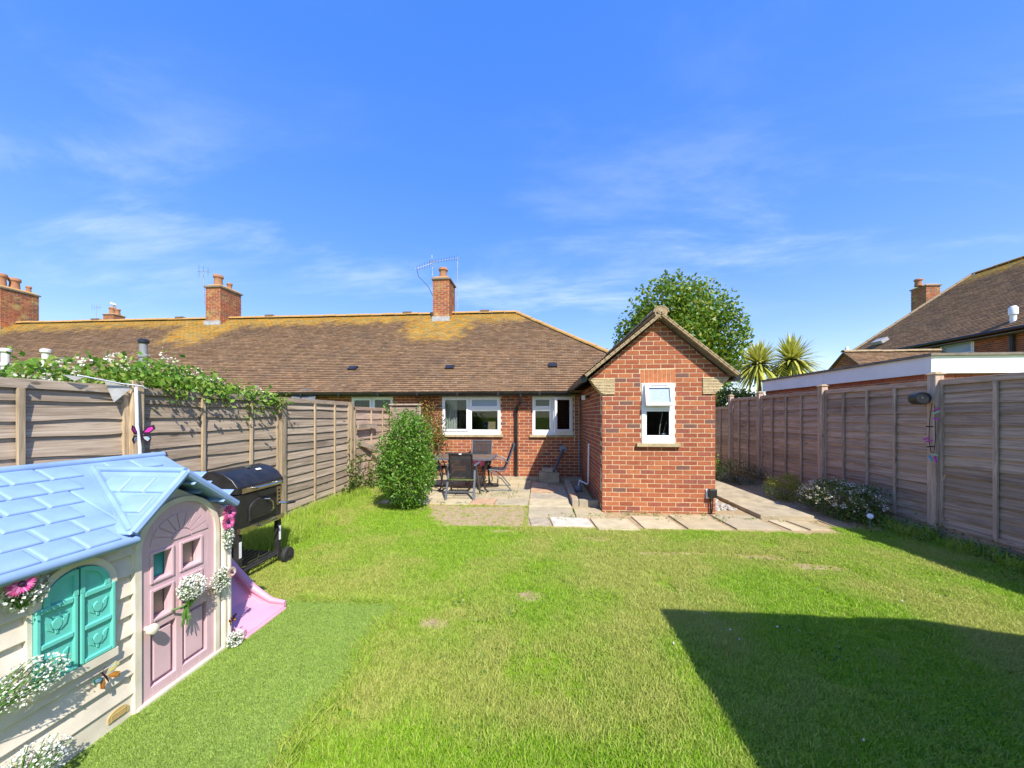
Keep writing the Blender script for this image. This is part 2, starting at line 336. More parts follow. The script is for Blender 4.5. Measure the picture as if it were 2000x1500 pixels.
def link_copy(src, name, parent, loc=(0, 0, 0), rot=(0, 0, 0), scale=(1, 1, 1)):
    """another piece sharing src's mesh data"""
    c = bpy.data.objects.new(name, src if isinstance(src, bpy.types.Mesh) else src.data); COL.objects.link(c); c.parent = parent
    o = ORG.get(parent.name, Vector()) if parent else Vector()
    c.location = Vector(loc) - o; c.rotation_euler = rot; c.scale = scale
    return c
def copy_tree(o, parent=None):
    c = o.copy(); COL.objects.link(c); c.parent = parent
    for ch in list(o.children): copy_tree(ch, c)
    return c
def clip(poly, hull):
    """convex clip of poly by convex hull given anticlockwise"""
    out = poly
    for i in range(len(hull)):
        a, b = hull[i], hull[(i+1) % len(hull)]; inp, out = out, []
        sd = lambda q: (b[0]-a[0])*(q[1]-a[1]) - (b[1]-a[1])*(q[0]-a[0])
        for k in range(len(inp)):
            p, q = inp[k-1], inp[k]; sp, sq = sd(p), sd(q)
            if (sp >= -1e-9) != (sq >= -1e-9):
                tt = sp / (sp - sq); out.append((p[0] + tt*(q[0]-p[0]), p[1] + tt*(q[1]-p[1])))
            if sq >= -1e-9: out.append(q)
        if len(out) < 3: return []
    return out
def area(poly): return abs(sum(poly[k-1][0]*poly[k][1] - poly[k][0]*poly[k-1][1] for k in range(len(poly)))) / 2
def minus(rect, holes):
    rs = [rect]
    for h0, h1, g0, g1 in holes:
        nx = []
        for (a, b, c, d) in rs:
            if h1 <= a or h0 >= b or g1 <= c or g0 >= d: nx.append((a, b, c, d)); continue
            if h0 > a: nx.append((a, h0, c, d))
            if h1 < b: nx.append((h1, b, c, d))
            l, r = max(a, h0), min(b, h1)
            if g0 > c: nx.append((l, r, c, g0))
            if g1 < d: nx.append((l, r, g1, d))
        rs = nx
    return rs
def plate(mb, hull, holes, fn, d0, d1):
    us = [q[0] for q in hull]; vs = [q[1] for q in hull]
    for a, b, c, d in minus((min(us), max(us), min(vs), max(vs)), holes):
        pl = clip([(a, c), (b, c), (b, d), (a, d)], hull)
        if len(pl) > 2 and area(pl) > 1e-7: mb.prism(pl, fn, d0, d1)
    return mb
def rect(a, b, c, d): return [(a, c), (b, c), (b, d), (a, d)]
def bricks_of(hull, holes, z0=0.0, bw=.225, bh=.075, j=.0125, off=0.0, minw=.025):
    us = [q[0] for q in hull]; vs = [q[1] for q in hull]; out = []
    u0, u1, v1 = min(us), max(us), max(vs); i = 0
    while z0 + i*bh < v1:
        u = u0 - bw + off + (i % 2) * bw / 2
        while u < u1:
            a, b = max(u + j/2, u0), min(u + bw - j/2, u1)
            for (p, q, r, s) in minus((a, b, z0 + i*bh + j/2, z0 + (i+1)*bh - j/2), holes):
                if q - p < minw or s - r < .015: continue
                pl = clip(rect(p, q, r, s), hull)
                if len(pl) > 2 and area(pl) > 3e-4: out.append(pl)
            u += bw
        i += 1
    return out
# ------------------------------------------------------------------ fast leaf clouds
def np_mesh(name, verts, quads, m, parent=None, kind=None):
    me = bpy.data.meshes.new(name); o = ORG.get(parent.name, Vector()) if parent is not None else Vector()
    v = (np.asarray(verts, dtype=np.float32) - np.array(o, dtype=np.float32)); k = quads.shape[1]
    me.vertices.add(len(v)); me.vertices.foreach_set('co', v.ravel())
    me.loops.add(quads.size); me.loops.foreach_set('vertex_index', quads.ravel().astype(np.int32))
    me.polygons.add(len(quads)); me.polygons.foreach_set('loop_start', np.arange(0, quads.size, k, dtype=np.int32))
    me.update(calc_edges=True); me.materials.append(MATS[m])
    ob = bpy.data.objects.new(name, me); COL.objects.link(ob)
    if parent is not None: ob.parent = parent; ORG[ob.name] = o
    if kind: ob['kind'] = kind
    return ob
def unit(a): return a / np.maximum(np.linalg.norm(a, axis=1, keepdims=True), 1e-9)
def leaves(name, pts, size, m, parent=None, outward=None, wid=.5, fold=.25, up=.35, kind=None, jitter=1.0):
    """one folded leaf (two triangles pairs) per point"""
    n = len(pts); pts = np.asarray(pts); d = RNG.normal(size=(n, 3)) * jitter
    if outward is not None: d = d * .75 + outward * .8
    d[:, 2] += up * .3; d = unit(d); s = RNG.normal(size=(n, 3)); s = unit(np.cross(d, s)); nn = np.cross(s, d)
    flip = np.where(nn[:, 2:3] < -.25, -1, 1); nn = nn * flip
    sz = size * RNG.uniform(.6, 1.25, (n, 1)); w = sz * wid
    base = pts - d*sz*.5; mid = pts - nn*sz*fold*.35; tip = pts + d*sz*.5 - nn*sz*fold*.3
    l = pts + s*w*.5 - d*sz*.05 + nn*sz*fold*.2; r = pts - s*w*.5 - d*sz*.05 + nn*sz*fold*.2
    V = np.stack([base, l, tip, r], 1).reshape(-1, 3); i = np.arange(n)[:, None] * 4
    Q = np.concatenate([i + np.array([[0, 1, 2]]), i + np.array([[0, 2, 3]])], 1).reshape(-1, 3)
    return np_mesh(name, V, Q, m, parent, kind)
def ellip(n, c, r, shell=.55, clump=0, cs=.15):
    d = unit(RNG.normal(size=(n, 3))); q = RNG.uniform(shell**3, 1, (n, 1)) ** (1/3)
    p = d * q
    if clump:
        cc = unit(RNG.normal(size=(clump, 3))) * RNG.uniform(.5, 1.0, (clump, 1)); k = RNG.integers(0, clump, n)
        p = cc[k] + RNG.normal(size=(n, 3)) * cs
    return np.array(c) + p * np.array(r), unit(p)

# ------------------------------------------------------------------ ground
g = MB(); g.face([(-900, -300, 0), (900, -300, 0), (900, 1500, 0), (-900, 1500, 0)])
lawn = structure(g.build('lawn', 'lawn')); lawn['label'] = 'mown green lawn with yellowed patches'

patio = structure(MB().box(-3.2, 1.0, 6.36, 9.08, .001, .012).build('patio', 'soil')); patio['label'] = 'patio of mixed stone slabs beside the house'
def slab(par, x0, x1, y0, y1, m='slab', z=.03, skew=0.0):
    e = .007; j = lambda: random.uniform(-.006, .006)
    b = MB(); B = [(x0+e+j()+skew, y0+e+j()), (x1-e+j()+skew, y0+e+j()), (x1-e+j(), y1-e+j()), (x0+e+j(), y1-e+j())]
    zz_ = z + random.uniform(-.004, .006)
    b.hexa([(x, y, .002) for x, y in B], [(x, y, zz_ + random.uniform(-.003, .003)) for x, y in B])
    return b.build('slab', m, par, bevel=.005)
ys = [6.40, 6.88, 7.42, 8.0, 8.55, 8.93]
for r_, (ya, yb) in enumerate(zip(ys[:-1], ys[1:])):
    x = -2.85 + (.2 if r_ % 2 else 0.0); k = 0
    while x < -.25:
        w = (.48, .6, .52, .45, .6)[(k + r_*2) % 5]; x1 = min(x + w, -.2)
        if -.2 - x1 < .15: x1 = -.2
        slab(patio, x, x1, ya, yb, 'slab_pink' if (r_ == 0 and -1.3 < x < -.9) else 'slab'); x = x1; k += 1
for a in ((-.19, .55, 6.9, 7.42), (-.19, .2, 7.42, 7.9), (.2, .55, 7.42, 8.2), (-.19, .2, 7.9, 8.6), (-.19, .55, 6.33, 6.9), (-.19, .55, 5.72, 6.33), (.57, 1.02, 5.74, 6.3)):
    slab(patio, *a, m='slab_grey' if a[2] == 6.9 else 'slab')
stp = structure(MB().box(-.2, 4.2, 5.2, 6.05, .001, .008).build('stepping_path', 'soil')); stp['label'] = 'row of concrete slabs along the lawn edge'
for a in ((-.17, .13, 5.24, 5.69, 'slab_grey'), (.15, .74, 5.27, 5.7, 'slab_white'), (.77, 1.34, 5.12, 5.68, 'slab'), (1.42, 1.97, 5.22, 5.86, 'slab'), (2.03, 2.62, 5.25, 5.97, 'slab'), (2.7, 3.3, 5.29, 6.03, 'slab'), (3.42, 3.64, 5.31, 5.78, 'slab'), (3.7, 3.98, 5.34, 5.8, 'slab')):
    slab(stp, *a[:4], m=a[4], z=.025, skew=.04)
pth = structure(MB().box(3.4, 4.2, 5.86, 13, .001, .02).build('side_path', 'concrete')); pth['label'] = 'concrete slab path beside the brick outhouse'
y = 5.87
for dy in (.92, .92, .9, .92, .9, .9, .9): slab(pth, 3.38, 4.17, y, y + dy, 'concrete', .075); y += dy
so = MB(); rim = []; SOIL = [(-2.05, 6.37), (-1.78, 5.62), (-1.47, 5.12), (-.17, 5.17), (-.19, 6.37)]
for (xa, ya), (xb, yb) in zip(SOIL, SOIL[1:] + SOIL[:1]):
    for k in range(12): q = k/12; rim.append((xa + (xb - xa)*q + random.uniform(-.035, .035), ya + (yb - ya)*q + random.uniform(-.03, .03), .006))
so.face(rim); dirt = structure(so.build('bare_soil', 'soil')); dirt['label'] = 'bare dry soil patch before the patio'
s2 = MB(); s2.box(.98, 3.36, 5.95, 6.14, .002, .013); s2.box(2.8, 3.36, 6.14, 9, .002, .012)
soil2 = structure(s2.build('soil_strip', 'soil')); soil2['label'] = 'soil strip round the base of the brick outhouse'
s3 = MB(); s3.box(4.2, 5.2, 5.4, 12, .002, .02); bed = structure(s3.build('flower_bed', 'soil')); bed['label'] = 'shaded soil bed along the fence'
# stones at the corner of the outhouse and in the bed
def stones(name, area_, nn, smin, smax, m, label):
    b = MB()
    for _ in range(nn):
        x = random.uniform(area_[0], area_[1]); yy = random.uniform(area_[2], area_[3]); q = random.uniform(smin, smax)
        M_ = Matrix.Rotation(random.uniform(0, 6), 3, 'Z') @ Matrix.Rotation(random.uniform(-.5, .5), 3, 'X') @ Matrix.Diagonal((1, random.uniform(.6, 1), random.uniform(.4, .7)))
        b.lathe([(q*.45, -q*.7), (q, -q*.1), (q*.8, q*.5), (q*.3, q*.75)], (x, yy, q*.4), 6, M_)
    o = b.build(name, m, None, True); o['kind'] = 'stuff'; o['label'] = label; return o
stones('rubble', (2.86, 3.3, 6.35, 7.3), 90, .02, .07, 'gravel', 'grey broken stones beside the outhouse corner')
stones('gravel', (4.15, 4.55, 6.6, 9.2), 260, .012, .035, 'gravel', 'grey pebbles along the edge of the side path')

# ------------------------------------------------------------------ windows
def window(parent, fn, u0, u1, v0, v1, mull, lights, sill=True, name='window', panes=True, sill_x=.07):
    """fn(u, v, d): d grows outwards from the wall face. mull: x of mullion or None. lights: (u0,u1,v0,v1,kind)"""
    holes = [(a + .035, b - .035, c + .035, d - .035) for a, b, c, d, k in lights]
    fr = plate(MB(), rect(u0, u1, v0, v1), holes, fn, -.045, .012).build(name, 'upvc', parent, bevel=.004)
    for a, b, c, d, k in lights:
        if k == 'fixed':
            plate(MB(), rect(a + .03, b - .03, c + .03, d - .03), [(a + .05, b - .05, c + .05, d - .05)], fn, -.035, .004).build('bead', 'upvc', fr)
            MB().prism(rect(a + .04, b - .04, c + .04, d - .04), fn, -.022, -.016).build('pane', 'glass', fr)
        elif k in ('sash', 'frosted'):
            plate(MB(), rect(a + .008, b - .008, c + .008, d - .008), [(a + .062, b - .062, c + .062, d - .062)], fn, -.03, .034).build('sash', 'upvc', fr, bevel=.005)
            MB().prism(rect(a + .05, b - .05, c + .05, d - .05), fn, -.006, .0).build('pane', 'glass' if k == 'sash' else 'glass_frosted', fr)
        elif k == 'tilt':                                    # top-hung light standing open
            H = d - .01; an = R(13)
            f2 = lambda u, v, dd: fn(u, H - (H - v) * math.cos(an) + dd * math.sin(an), .02 + (H - v) * math.sin(an) + dd * math.cos(an))
            plate(MB(), rect(a + .008, b - .008, c + .008, d - .008), [(a + .065, b - .065, c + .06, d - .075)], f2, -.02, .034).build('sash', 'upvc', fr, bevel=.005)
            MB().prism(rect(a + .055, b - .055, c + .05, d - .065), f2, .0, .006).build('pane', 'glass_frosted', fr)
            MB().prism(rect(a + .09, b - .09, d - .05, d - .035), f2, .034, .042).build('trickle_vent', 'plastic_grey', fr)
        elif k == 'side':                                    # side-hung casement ajar, hinged right
            an = R(20)
            f2 = lambda u, v, dd: fn(b - (b - u) * math.cos(an) + dd * math.sin(an), v, .02 + (b - u) * math.sin(an) + dd * math.cos(an))
            plate(MB(), rect(a + .008, b - .008, c + .008, d - .008), [(a + .07, b - .07, c + .07, d - .07)], f2, -.02, .034).build('sash', 'upvc', fr, bevel=.005)
            MB().prism(rect(a + .06, b - .06, c + .06, d - .06), f2, .0, .006).build('pane', 'glass', fr)
            hb = MB(); hb.prism(rect(a + .03, a + .045, (c+d)/2 - .05, (c+d)/2 + .06), f2, .034, .055); hb.build('handle', 'plastic_white', fr)
    MB().prism(rect(u0 - .0, u1, v0 - .045, v0 - .002), fn, -.045, .03).build('cill', 'upvc', fr)
    if sill: MB().prism(rect(u0 - sill_x, u1 + sill_x, v0 - .105, v0 - .048), fn, -.05, .06).build('sill', 'stone_sill', fr, bevel=.006)
    return fr

# ------------------------------------------------------------------ roof tiles
def tiles(mb, o, u, s, U, S, gauge=.1, w=.165, th=.022, keep=None):
    o, u, s = Vector(o), Vector(u).normalized(), Vector(s).normalized(); nrm = u.cross(s).normalized()
    if nrm.z < 0: nrm = -nrm
    rows = int(S / gauge)
    for r in range(rows):
        k = -1 + (r % 2) * .5
        while k * w < U:
            a, b = max(0, k*w + .002), min(U, (k+1)*w - .002); k += 1
            if b - a < .03: continue
            if keep and not keep((a + b)/2, r*gauge): continue
            l0 = r*gauge + random.uniform(-.004, .004); l1 = (r+1)*gauge + .02; h = th + random.uniform(-.003, .006); dl = random.uniform(-.003, .003)
            p = lambda uu, ss, hh: o + u*uu + s*ss + nrm*hh
            i = len(mb.v)
            mb.v += [tuple(p(a, l0, h+.006+dl)), tuple(p(b, l0, h+.006-dl)), tuple(p(b, l1, .004)), tuple(p(a, l1, .004)), tuple(p(a, l0, -.006)), tuple(p(b, l0, -.006))]
            mb.f += [(i, i+1, i+2, i+3), (i+4, i+5, i+1, i)]
    return mb
def ridge_run(parent, a, b, rad=.11, seg=.45, m='ridge_lichen', name='ridge_tile'):
    a, b = Vector(a), Vector(b); d = b - a; n = max(1, int(d.length / seg)); d /= n
    x = d.normalized(); sd = x.cross(Vector((0, 0, 1))).normalized(); up = sd.cross(x)
    mesh = None
    for k in range(n):
        if mesh is None:
            mb = MB(); hl = d * .488; P = 7
            for r0, r1 in ((rad, rad - .018),):
                for e in (-1, 1):
                    for r_ in (r0, r1):
                        for j in range(P):
                            an = PI * j / (P - 1); mb.v.append(tuple(hl*e + sd*math.cos(an)*r_ + up*math.sin(an)*r_*.8))
            for j in range(P - 1): mb.f += [(j, j+1, 2*P+j+1, 2*P+j), (P+j+1, P+j, 3*P+j, 3*P+j+1), (j, P+j, P+j+1, j+1), (2*P+j, 2*P+j+1, 3*P+j+1, 3*P+j)]
            me = bpy.data.meshes.new(name); me.from_pydata(mb.v, [], mb.f); me.materials.append(MATS[m]); mesh = me
        link_copy(mesh, name, parent, a + d*(k + .5) + Vector((0, 0, random.uniform(-.008, .008))))

# ------------------------------------------------------------------ terrace of bungalows
HY = 9.1; EY, EZ, RY, RZ, HX = 8.85, 2.2, 13.25, 5.33, 3.56
house = thing('bungalow', 'long red brick bungalow terrace under a brown lichened tile roof', 'house', (-8, HY, 0))
fH = lambda u, v, d: (u, HY - d, v)
W1 = (-2.47, -.98, 1.17, 2.08); W2 = (-.18, .82, 1.17, 2.08); W0 = (-4.85, -3.75, 1.2, 2.08); WD = (-9.2, -8.2, .9, 2.05)
hol = [W1, W2, W0, WD]
wall = plate(MB(), rect(-27, 3.1, 0, 2.2), hol, fH, -.004, -.22)
wall.box(3.1, 3.32, HY + .22, 17.4, 0, 2.2); wall.box(-27, 3.1, 17.2, 17.4, 0, 2.2)
wall.build('wall', 'mortar', house)
bl = bricks_of(rect(-9.5, 1.03, .09, 2.2), hol, .09)
bl.sort(key=lambda q: abs(sum(a for a, b in q)/len(q) + .8) - (0 if sum(b for a, b in q)/len(q) < 2.05 else -5))
full = {}
def put_brick(pl, fn, parent, depth=.03, store=full):
    us = [q[0] for q in pl]; vs = [q[1] for q in pl]; u0, v0 = min(us), min(vs)
    key = (id(store), tuple((round(a - u0, 4), round(b - v0, 4)) for a, b in pl))
    if key not in store:
        b = MB(); b.prism([(a - u0, b_ - v0) for a, b_ in pl], lambda u, v, d: (fn(u, v, d)[0] - fn(0, 0, 0)[0], fn(u, v, d)[1] - fn(0, 0, 0)[1], v), 0, -depth)
        me = bpy.data.meshes.new('brick'); me.from_pydata(b.v, [], b.f); me.materials.append(MATS['brick'])
        bm = bmesh.new(); bm.from_mesh(me); bmesh.ops.recalc_face_normals(bm, faces=bm.faces); bm.to_mesh(me); bm.free(); store[key] = me
    q = fn(u0, v0, random.uniform(-.002, .002))
    link_copy(store[key], 'brick', parent, q)
for pl in bl[:300]: put_brick(pl, fH, house)
bw = MB()
for pl in bl[300:]: bw.prism(pl, fH, random.uniform(-.002, .002), -.03)
bw.build('brickwork', 'brick_i', house, kind='stuff')
for a in (W0, W1, W2):
    MB().prism(rect(a[0] - .08, a[1] + .08, a[3] + .002, 2.195), fH, -.05, .006).build('lintel', 'stone_sill', house)
mid = -1.78
window(house, fH, *W1, None, [(W1[0]+.02, mid, W1[2]+.03, W1[3]-.02, 'sash'), (mid+.02, W1[1]-.02, 1.78, W1[3]-.02, 'frosted'), (mid+.02, W1[1]-.02, W1[2]+.03, 1.77, 'fixed')])
window(house, fH, *W2, None, [(W2[0]+.02, .3, 1.78, W2[3]-.02, 'sash'), (W2[0]+.02, .3, W2[2]+.03, 1.77, 'fixed'), (.32, W2[1]-.02, W2[2]+.03, W2[3]-.02, 'side')])
window(house, fH, *W0, None, [(W0[0]+.02, -4.3, W0[2]+.03, W0[3]-.02, 'sash'), (-4.28, W0[1]-.02, W0[2]+.03, W0[3]-.02, 'fixed')])
window(house, fH, *WD, None, [(WD[0]+.02, -8.7, WD[2]+.03, WD[3]-.02, 'sash'), (-8.68, WD[1]-.02, WD[2]+.03, WD[3]-.02, 'fixed')])
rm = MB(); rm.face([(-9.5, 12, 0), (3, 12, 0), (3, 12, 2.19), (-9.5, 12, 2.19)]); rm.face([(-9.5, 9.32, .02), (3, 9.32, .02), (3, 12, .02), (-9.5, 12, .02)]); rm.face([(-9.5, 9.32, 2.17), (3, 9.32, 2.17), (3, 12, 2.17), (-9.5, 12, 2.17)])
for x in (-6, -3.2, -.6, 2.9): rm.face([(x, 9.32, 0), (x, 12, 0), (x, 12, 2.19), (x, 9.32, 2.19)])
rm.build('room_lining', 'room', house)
# roof
rf = MB(); T = .05
rf.hexa([(-28, EY, EZ - T), (HX, EY, EZ - T), (HX - 4.4, RY, RZ - T), (-28, RY, RZ - T)], [(-28, EY, EZ), (HX, EY, EZ), (HX - 4.4, RY, RZ), (-28, RY, RZ)])
rf.hexa([(-28, 17.65, EZ - T), (HX, 17.65, EZ - T), (HX - 4.4, RY + .004, RZ - T), (-28, RY + .004, RZ - T)], [(-28, 17.65, EZ), (HX, 17.65, EZ), (HX - 4.4, RY + .004, RZ), (-28, RY + .004, RZ)])
rf.face([(HX + .003, EY, EZ), (HX + .003, 17.65, EZ), (HX - 4.397, RY, RZ)])
roof = rf.build('roof', 'roof_plain', house)
SL = math.hypot(RY - EY, RZ - EZ)
tiles(MB(), (-28, EY - .03, EZ - .02), (1, 0, 0), (0, RY - EY, RZ - EZ), 28 + HX, SL + .03, keep=lambda a, s: a < 28 + HX - s * 4.4 / SL + .02).build('roof_tiles', 'roof_tile', roof, kind='stuff')
ridge_run(house, (-24, RY, RZ + .02), (HX - 4.4, RY, RZ + .02))
ridge_run(house, (HX - 4.4, RY, RZ + .02), (HX, EY, EZ + .03), rad=.09, seg=.3, name='hip_tile', m='ridge_lichen')
for k, x in enumerate((-17.6, -14.0, -10.3, -4.9, -2.0)):
    MB().box(x - .16, x + .16, RY - .1, RY + .12, RZ + .05, RZ + .13).build('ridge_vent', 'roof_plain', house)
def on_roof(x, s, h=0):
    q = s / SL; nx = Vector((0, -(RZ - EZ), RY - EY)).normalized(); return Vector((x, EY + (RY - EY)*q, EZ + (RZ - EZ)*q)) + nx * h
for x, s in ((-5.2, 1.2), (-2.45, 1.2), (.35, 1.25)):
    c = on_roof(x, s, .035); sd = Vector((0, RY - EY, RZ - EZ)).normalized(); nx = Vector((0, -(RZ - EZ), RY - EY)).normalized()
    MB().obox(c, (.12, 0, 0), sd*.09, nx*.035).build('roof_vent', 'plastic_black', house, bevel=.01)
# gutter + fascia
MB().box(-27, .72, EY + .02, EY + .05, EZ - .105, EZ - .035).build('fascia', 'plastic_black', house)
MB().box(-27, 1.0, EY + .05, HY + .01, EZ - .105, EZ - .09).build('soffit', 'fascia_edge', house)
gm = MB()
for j in range(6):
    a0, a1 = PI + PI*j/6, PI + PI*(j+1)/6; r0 = .058
    gm.face([(-27, EY - .05 + r0*math.cos(a0), EZ - .03 + r0*math.sin(a0)), (.75, EY - .05 + r0*math.cos(a0), EZ - .03 + r0*math.sin(a0)), (.75, EY - .05 + r0*math.cos(a1), EZ - .03 + r0*math.sin(a1)), (-27, EY - .05 + r0*math.cos(a1), EZ - .03 + r0*math.sin(a1))])
gut = gm.build('gutter', 'plastic_black', house, True)
for x in range(-26, 1, 1): MB().box(x - .02, x + .02, EY - .112, EY + .02, EZ - .1, EZ - .025).build('gutter_bracket', 'plastic_black', gut)
dp = MB(); dp.tube([(-.46, EY - .05, EZ - .07), (-.46, EY - .05, EZ - .25), (-.5, EY + .02, EZ - .31), (-.56, HY - .07, EZ - .37), (-.58, HY - .06, EZ - .42), (-.58, HY - .06, .1)], .036, 10)
dpo = dp.build('downpipe', 'plastic_black', house, True)
for z in (1.7, .95, .3): MB().lathe([(.043, -.025), (.043, .025)], (-.58, HY - .06, z), 12).build('pipe_clip', 'plastic_black', dpo)
MB().box(-.42, -.34, HY - .03, HY - .005, 1.88, 1.92).build('vent_cover', 'plastic_grey', house)
MB().tube([(.85, HY - .03, 2.1), (.86, HY - .02, .95)], .008, 6).build('conduit', 'curtain', house)
MB().tube([(.97, HY - .025, 2.05), (.97, HY - .025, .25)], .018, 8).build('waste_pipe', 'plastic_grey', house)
# inclined overflow pipe
op = MB(); op.tube([(.58, HY - .03, .76), (.33, 8.62, .3)], .032, 10); opo = op.build('overflow_pipe', 'metal_grey', house, True)
MB().lathe([(.09, 0), (.085, .03)], (.58, HY + .002, .78), 16, Matrix.Rotation(R(90), 3, 'X')).build('pipe_collar', 'plastic_grey', opo)
# chimneys
def chimney(parent, x0, x1, y0, y1, zb, zt, pots, lean=0, pm='terracotta', flash=True):
    core = MB().box(x0 + .004, x1 - .004, y0 + .004, y1 - .004, zb, zt)
    c = core.build('chimney', 'mortar', parent)
    b = MB()
    for fn, (p, q) in ((lambda u, v, d: (u, y0 - d, v), (x0, x1)), (lambda u, v, d: (x1 + d, u, v), (y0, y1)), (lambda u, v, d: (x0 - d, u, v), (y0, y1))):
        for pl in bricks_of(rect(p, q, zb, zt - .01), [], zb): b.prism(pl, fn, random.uniform(-.001, .004), -.03)
    b.build('brickwork', 'brick_old', c, kind='stuff')
    cb = MB().box(x0 - .045, x1 + .045, y0 - .045, y1 + .045, zt, zt + .05); cb.build('cap_course', 'fascia_edge', c)
    MB().hexa([(x0 - .03, y0 - .03, zt + .06), (x1 + .03, y0 - .03, zt + .06), (x1 + .03, y1 + .03, zt + .06), (x0 - .03, y1 + .03, zt + .06)], [(x0 + .1, y0 + .1, zt + .15), (x1 - .1, y0 + .1, zt + .15), (x1 - .1, y1 - .1, zt + .15), (x0 + .1, y1 - .1, zt + .15)]).build('flaunching', 'ridge_lichen', c)
    for (px, py, r, h) in pots:
        MB().lathe([(r, 0), (r*.95, h*.2), (r*.86, h*.6), (r*.95, h*.72), (r*1.12, h*.78), (r*1.12, h*.92), (r*.98, h), (r*.7, h), (r*.68, h*.7)], (px, py, zt + .1), 16).build('chimney_pot', pm, c, True)
    if flash: MB().box(x0 - .02, x1 + .02, y0 - .06, y0 - .006, zb + .35, zb + .6).build('flashing', 'lead', c)
    return c
RZY = lambda y: EZ + (RZ - EZ) * (y - EY) / (RY - EY)
c1 = chimney(house, -3.8, -3.2, 12.75, 13.6, RZY(12.75) - .45, 6.45, [(-3.5, 13.05, .15, .42)])
c2 = chimney(house, -12.53, -11.93, 12.8, 13.75, RZY(12.8) - .45, 6.42, [(-12.25, 13.05, .15, .45), (-12.2, 13.5, .09, .3)])
c3 = chimney(house, -21.9, -21.1, 12.75, 13.85, RZY(12.75) - .45, 6.62, [(-21.45, 12.98, .15, .55), (-21.45, 13.35, .16, .5), (-21.35, 13.7, .08, .3)])
def aerial(parent, base, top, boom, n_el, el=.22, ax=(0, 0, 1)):
    a = MB().tube([base, top], .014, 6).build('aerial', 'aerial', parent)
    b0, b1 = Vector(boom[0]), Vector(boom[1]); mb = MB(); mb.tube([b0, b1], .011, 5)
    mb.build('boom', 'aerial', a); e = MB()
    d = (b1 - b0).normalized(); s = d.cross(Vector((0, 0, 1))).normalized() if ax is None else Vector(ax)
    for k in range(n_el):
        q = b0.lerp(b1, (k + .3) / n_el); h = el * (1 - .45*k/n_el); e.tube([q - s*h*.5, q + s*h*.5], .006, 4)
    e.build('elements', 'wire', a)
    return a
aerial(house, (-3.1, 13.62, 5.6), (-3.1, 13.6, 7.62), [(-3.08, 13.55, 7.55), (-3.95, 12.7, 7.05)], 11, .2)
aerial(house, (-3.8, 12.85, 5.9), (-3.85, 12.8, 7.35), [(-3.8, 12.75, 7.05), (-4.35, 12.5, 6.75)], 7, .3)
MB().tube([(-4.3, 12.5, 6.78), (-4.25, 12.55, 6.5), (-3.95, 12.7, 6.2), (-3.82, 12.8, 5.9)], .01, 5).build('aerial_cable', 'wire', house)
aerial(house, (-12.62, 12.85, 5.8), (-12.62, 12.8, 7.0), [(-12.85, 12.8, 7.05), (-12.3, 12.8, 7.0)], 3, .5)
MB().lathe([(.02, 0), (.32, .05), (.33, .06), (.02, .02)], (-5.95, HY - .3, 1.98), 20, Matrix.Rotation(R(60), 3, 'X')).build('satellite_dish', 'dish', house, True)
MB().tube([(-5.95, HY, 1.95), (-5.95, HY - .3, 1.98)], .02, 6).build('dish_bracket', 'metal_grey', house)
# flue pipes above the neighbour's rear roof
def flue(x, y, z0, z1, r, m, lab, cm):
    tt = thing('flue_pipe', lab, 'flue', (x, y, 0), 'flue pipes behind the fence')
    MB().lathe([(r, 0), (r, z1)], (x, y, 0), 14).build('pipe', m, tt, True)
    MB().lathe([(r*1.15, z1 - .34), (r*1.3, z1 - .32), (r*1.3, z1 - .27), (r*1.1, z1 - .25)], (x, y, 0), 14).build('collar', m, tt, True)
    MB().lathe([(r*1.1, z1), (r*1.45, z1 + .02), (r*1.45, z1 + .08), (r*.9, z1 + .11)], (x, y, 0), 14).build('cowl', cm, tt, True)
flue(-13.1, 8.0, 0, 3.15, .075, 'flue_white', 'white flue pipe with ringed cowl at the picture edge', 'flue_white')
flue(-12.0, 8.0, 0, 3.12, .07, 'flue_white', 'white flue pipe rising behind the brambles near the grey flue', 'flue_white')
flue(-9.42, 8.0, 0, 3.32, .075, 'plastic_grey', 'grey flue pipe with black cap among the bramble flowers', 'plastic_black')

# things seen in the windows
cu = MB(); K = 26
for k in range(K):
    a, b = -2.42 + .3*k/K, -2.42 + .3*(k+1)/K; w = lambda q: HY + .16 + .025*math.sin(q*95)
    cu.face([(a, w(a), 1.2), (b, w(b), 1.2), (b - .1*(b+2.42)/.3*0, w(b), 2.05), (a, w(a), 2.05)])
tag(cu.build('curtain', 'curtain', None, True), 'white curtain drawn aside in the wider bungalow window', 'curtain')
bx = MB().box(-1.3, -1.12, HY + .055, HY + .16, 1.18, 1.45); cb_ = tag(bx.build('cardboard_box', 'cardboard', None), 'small cardboard box standing inside the wider window', 'box')
MB().lathe([(.09, 0), (.1, .04), (.1, .05), (.03, .05)], (.02, HY + .14, 1.2), 14).build('bowl', 'curtain', None, True)
tag(bpy.data.objects['bowl'], 'pale bowl on the ledge inside the narrower bungalow window', 'bowl')

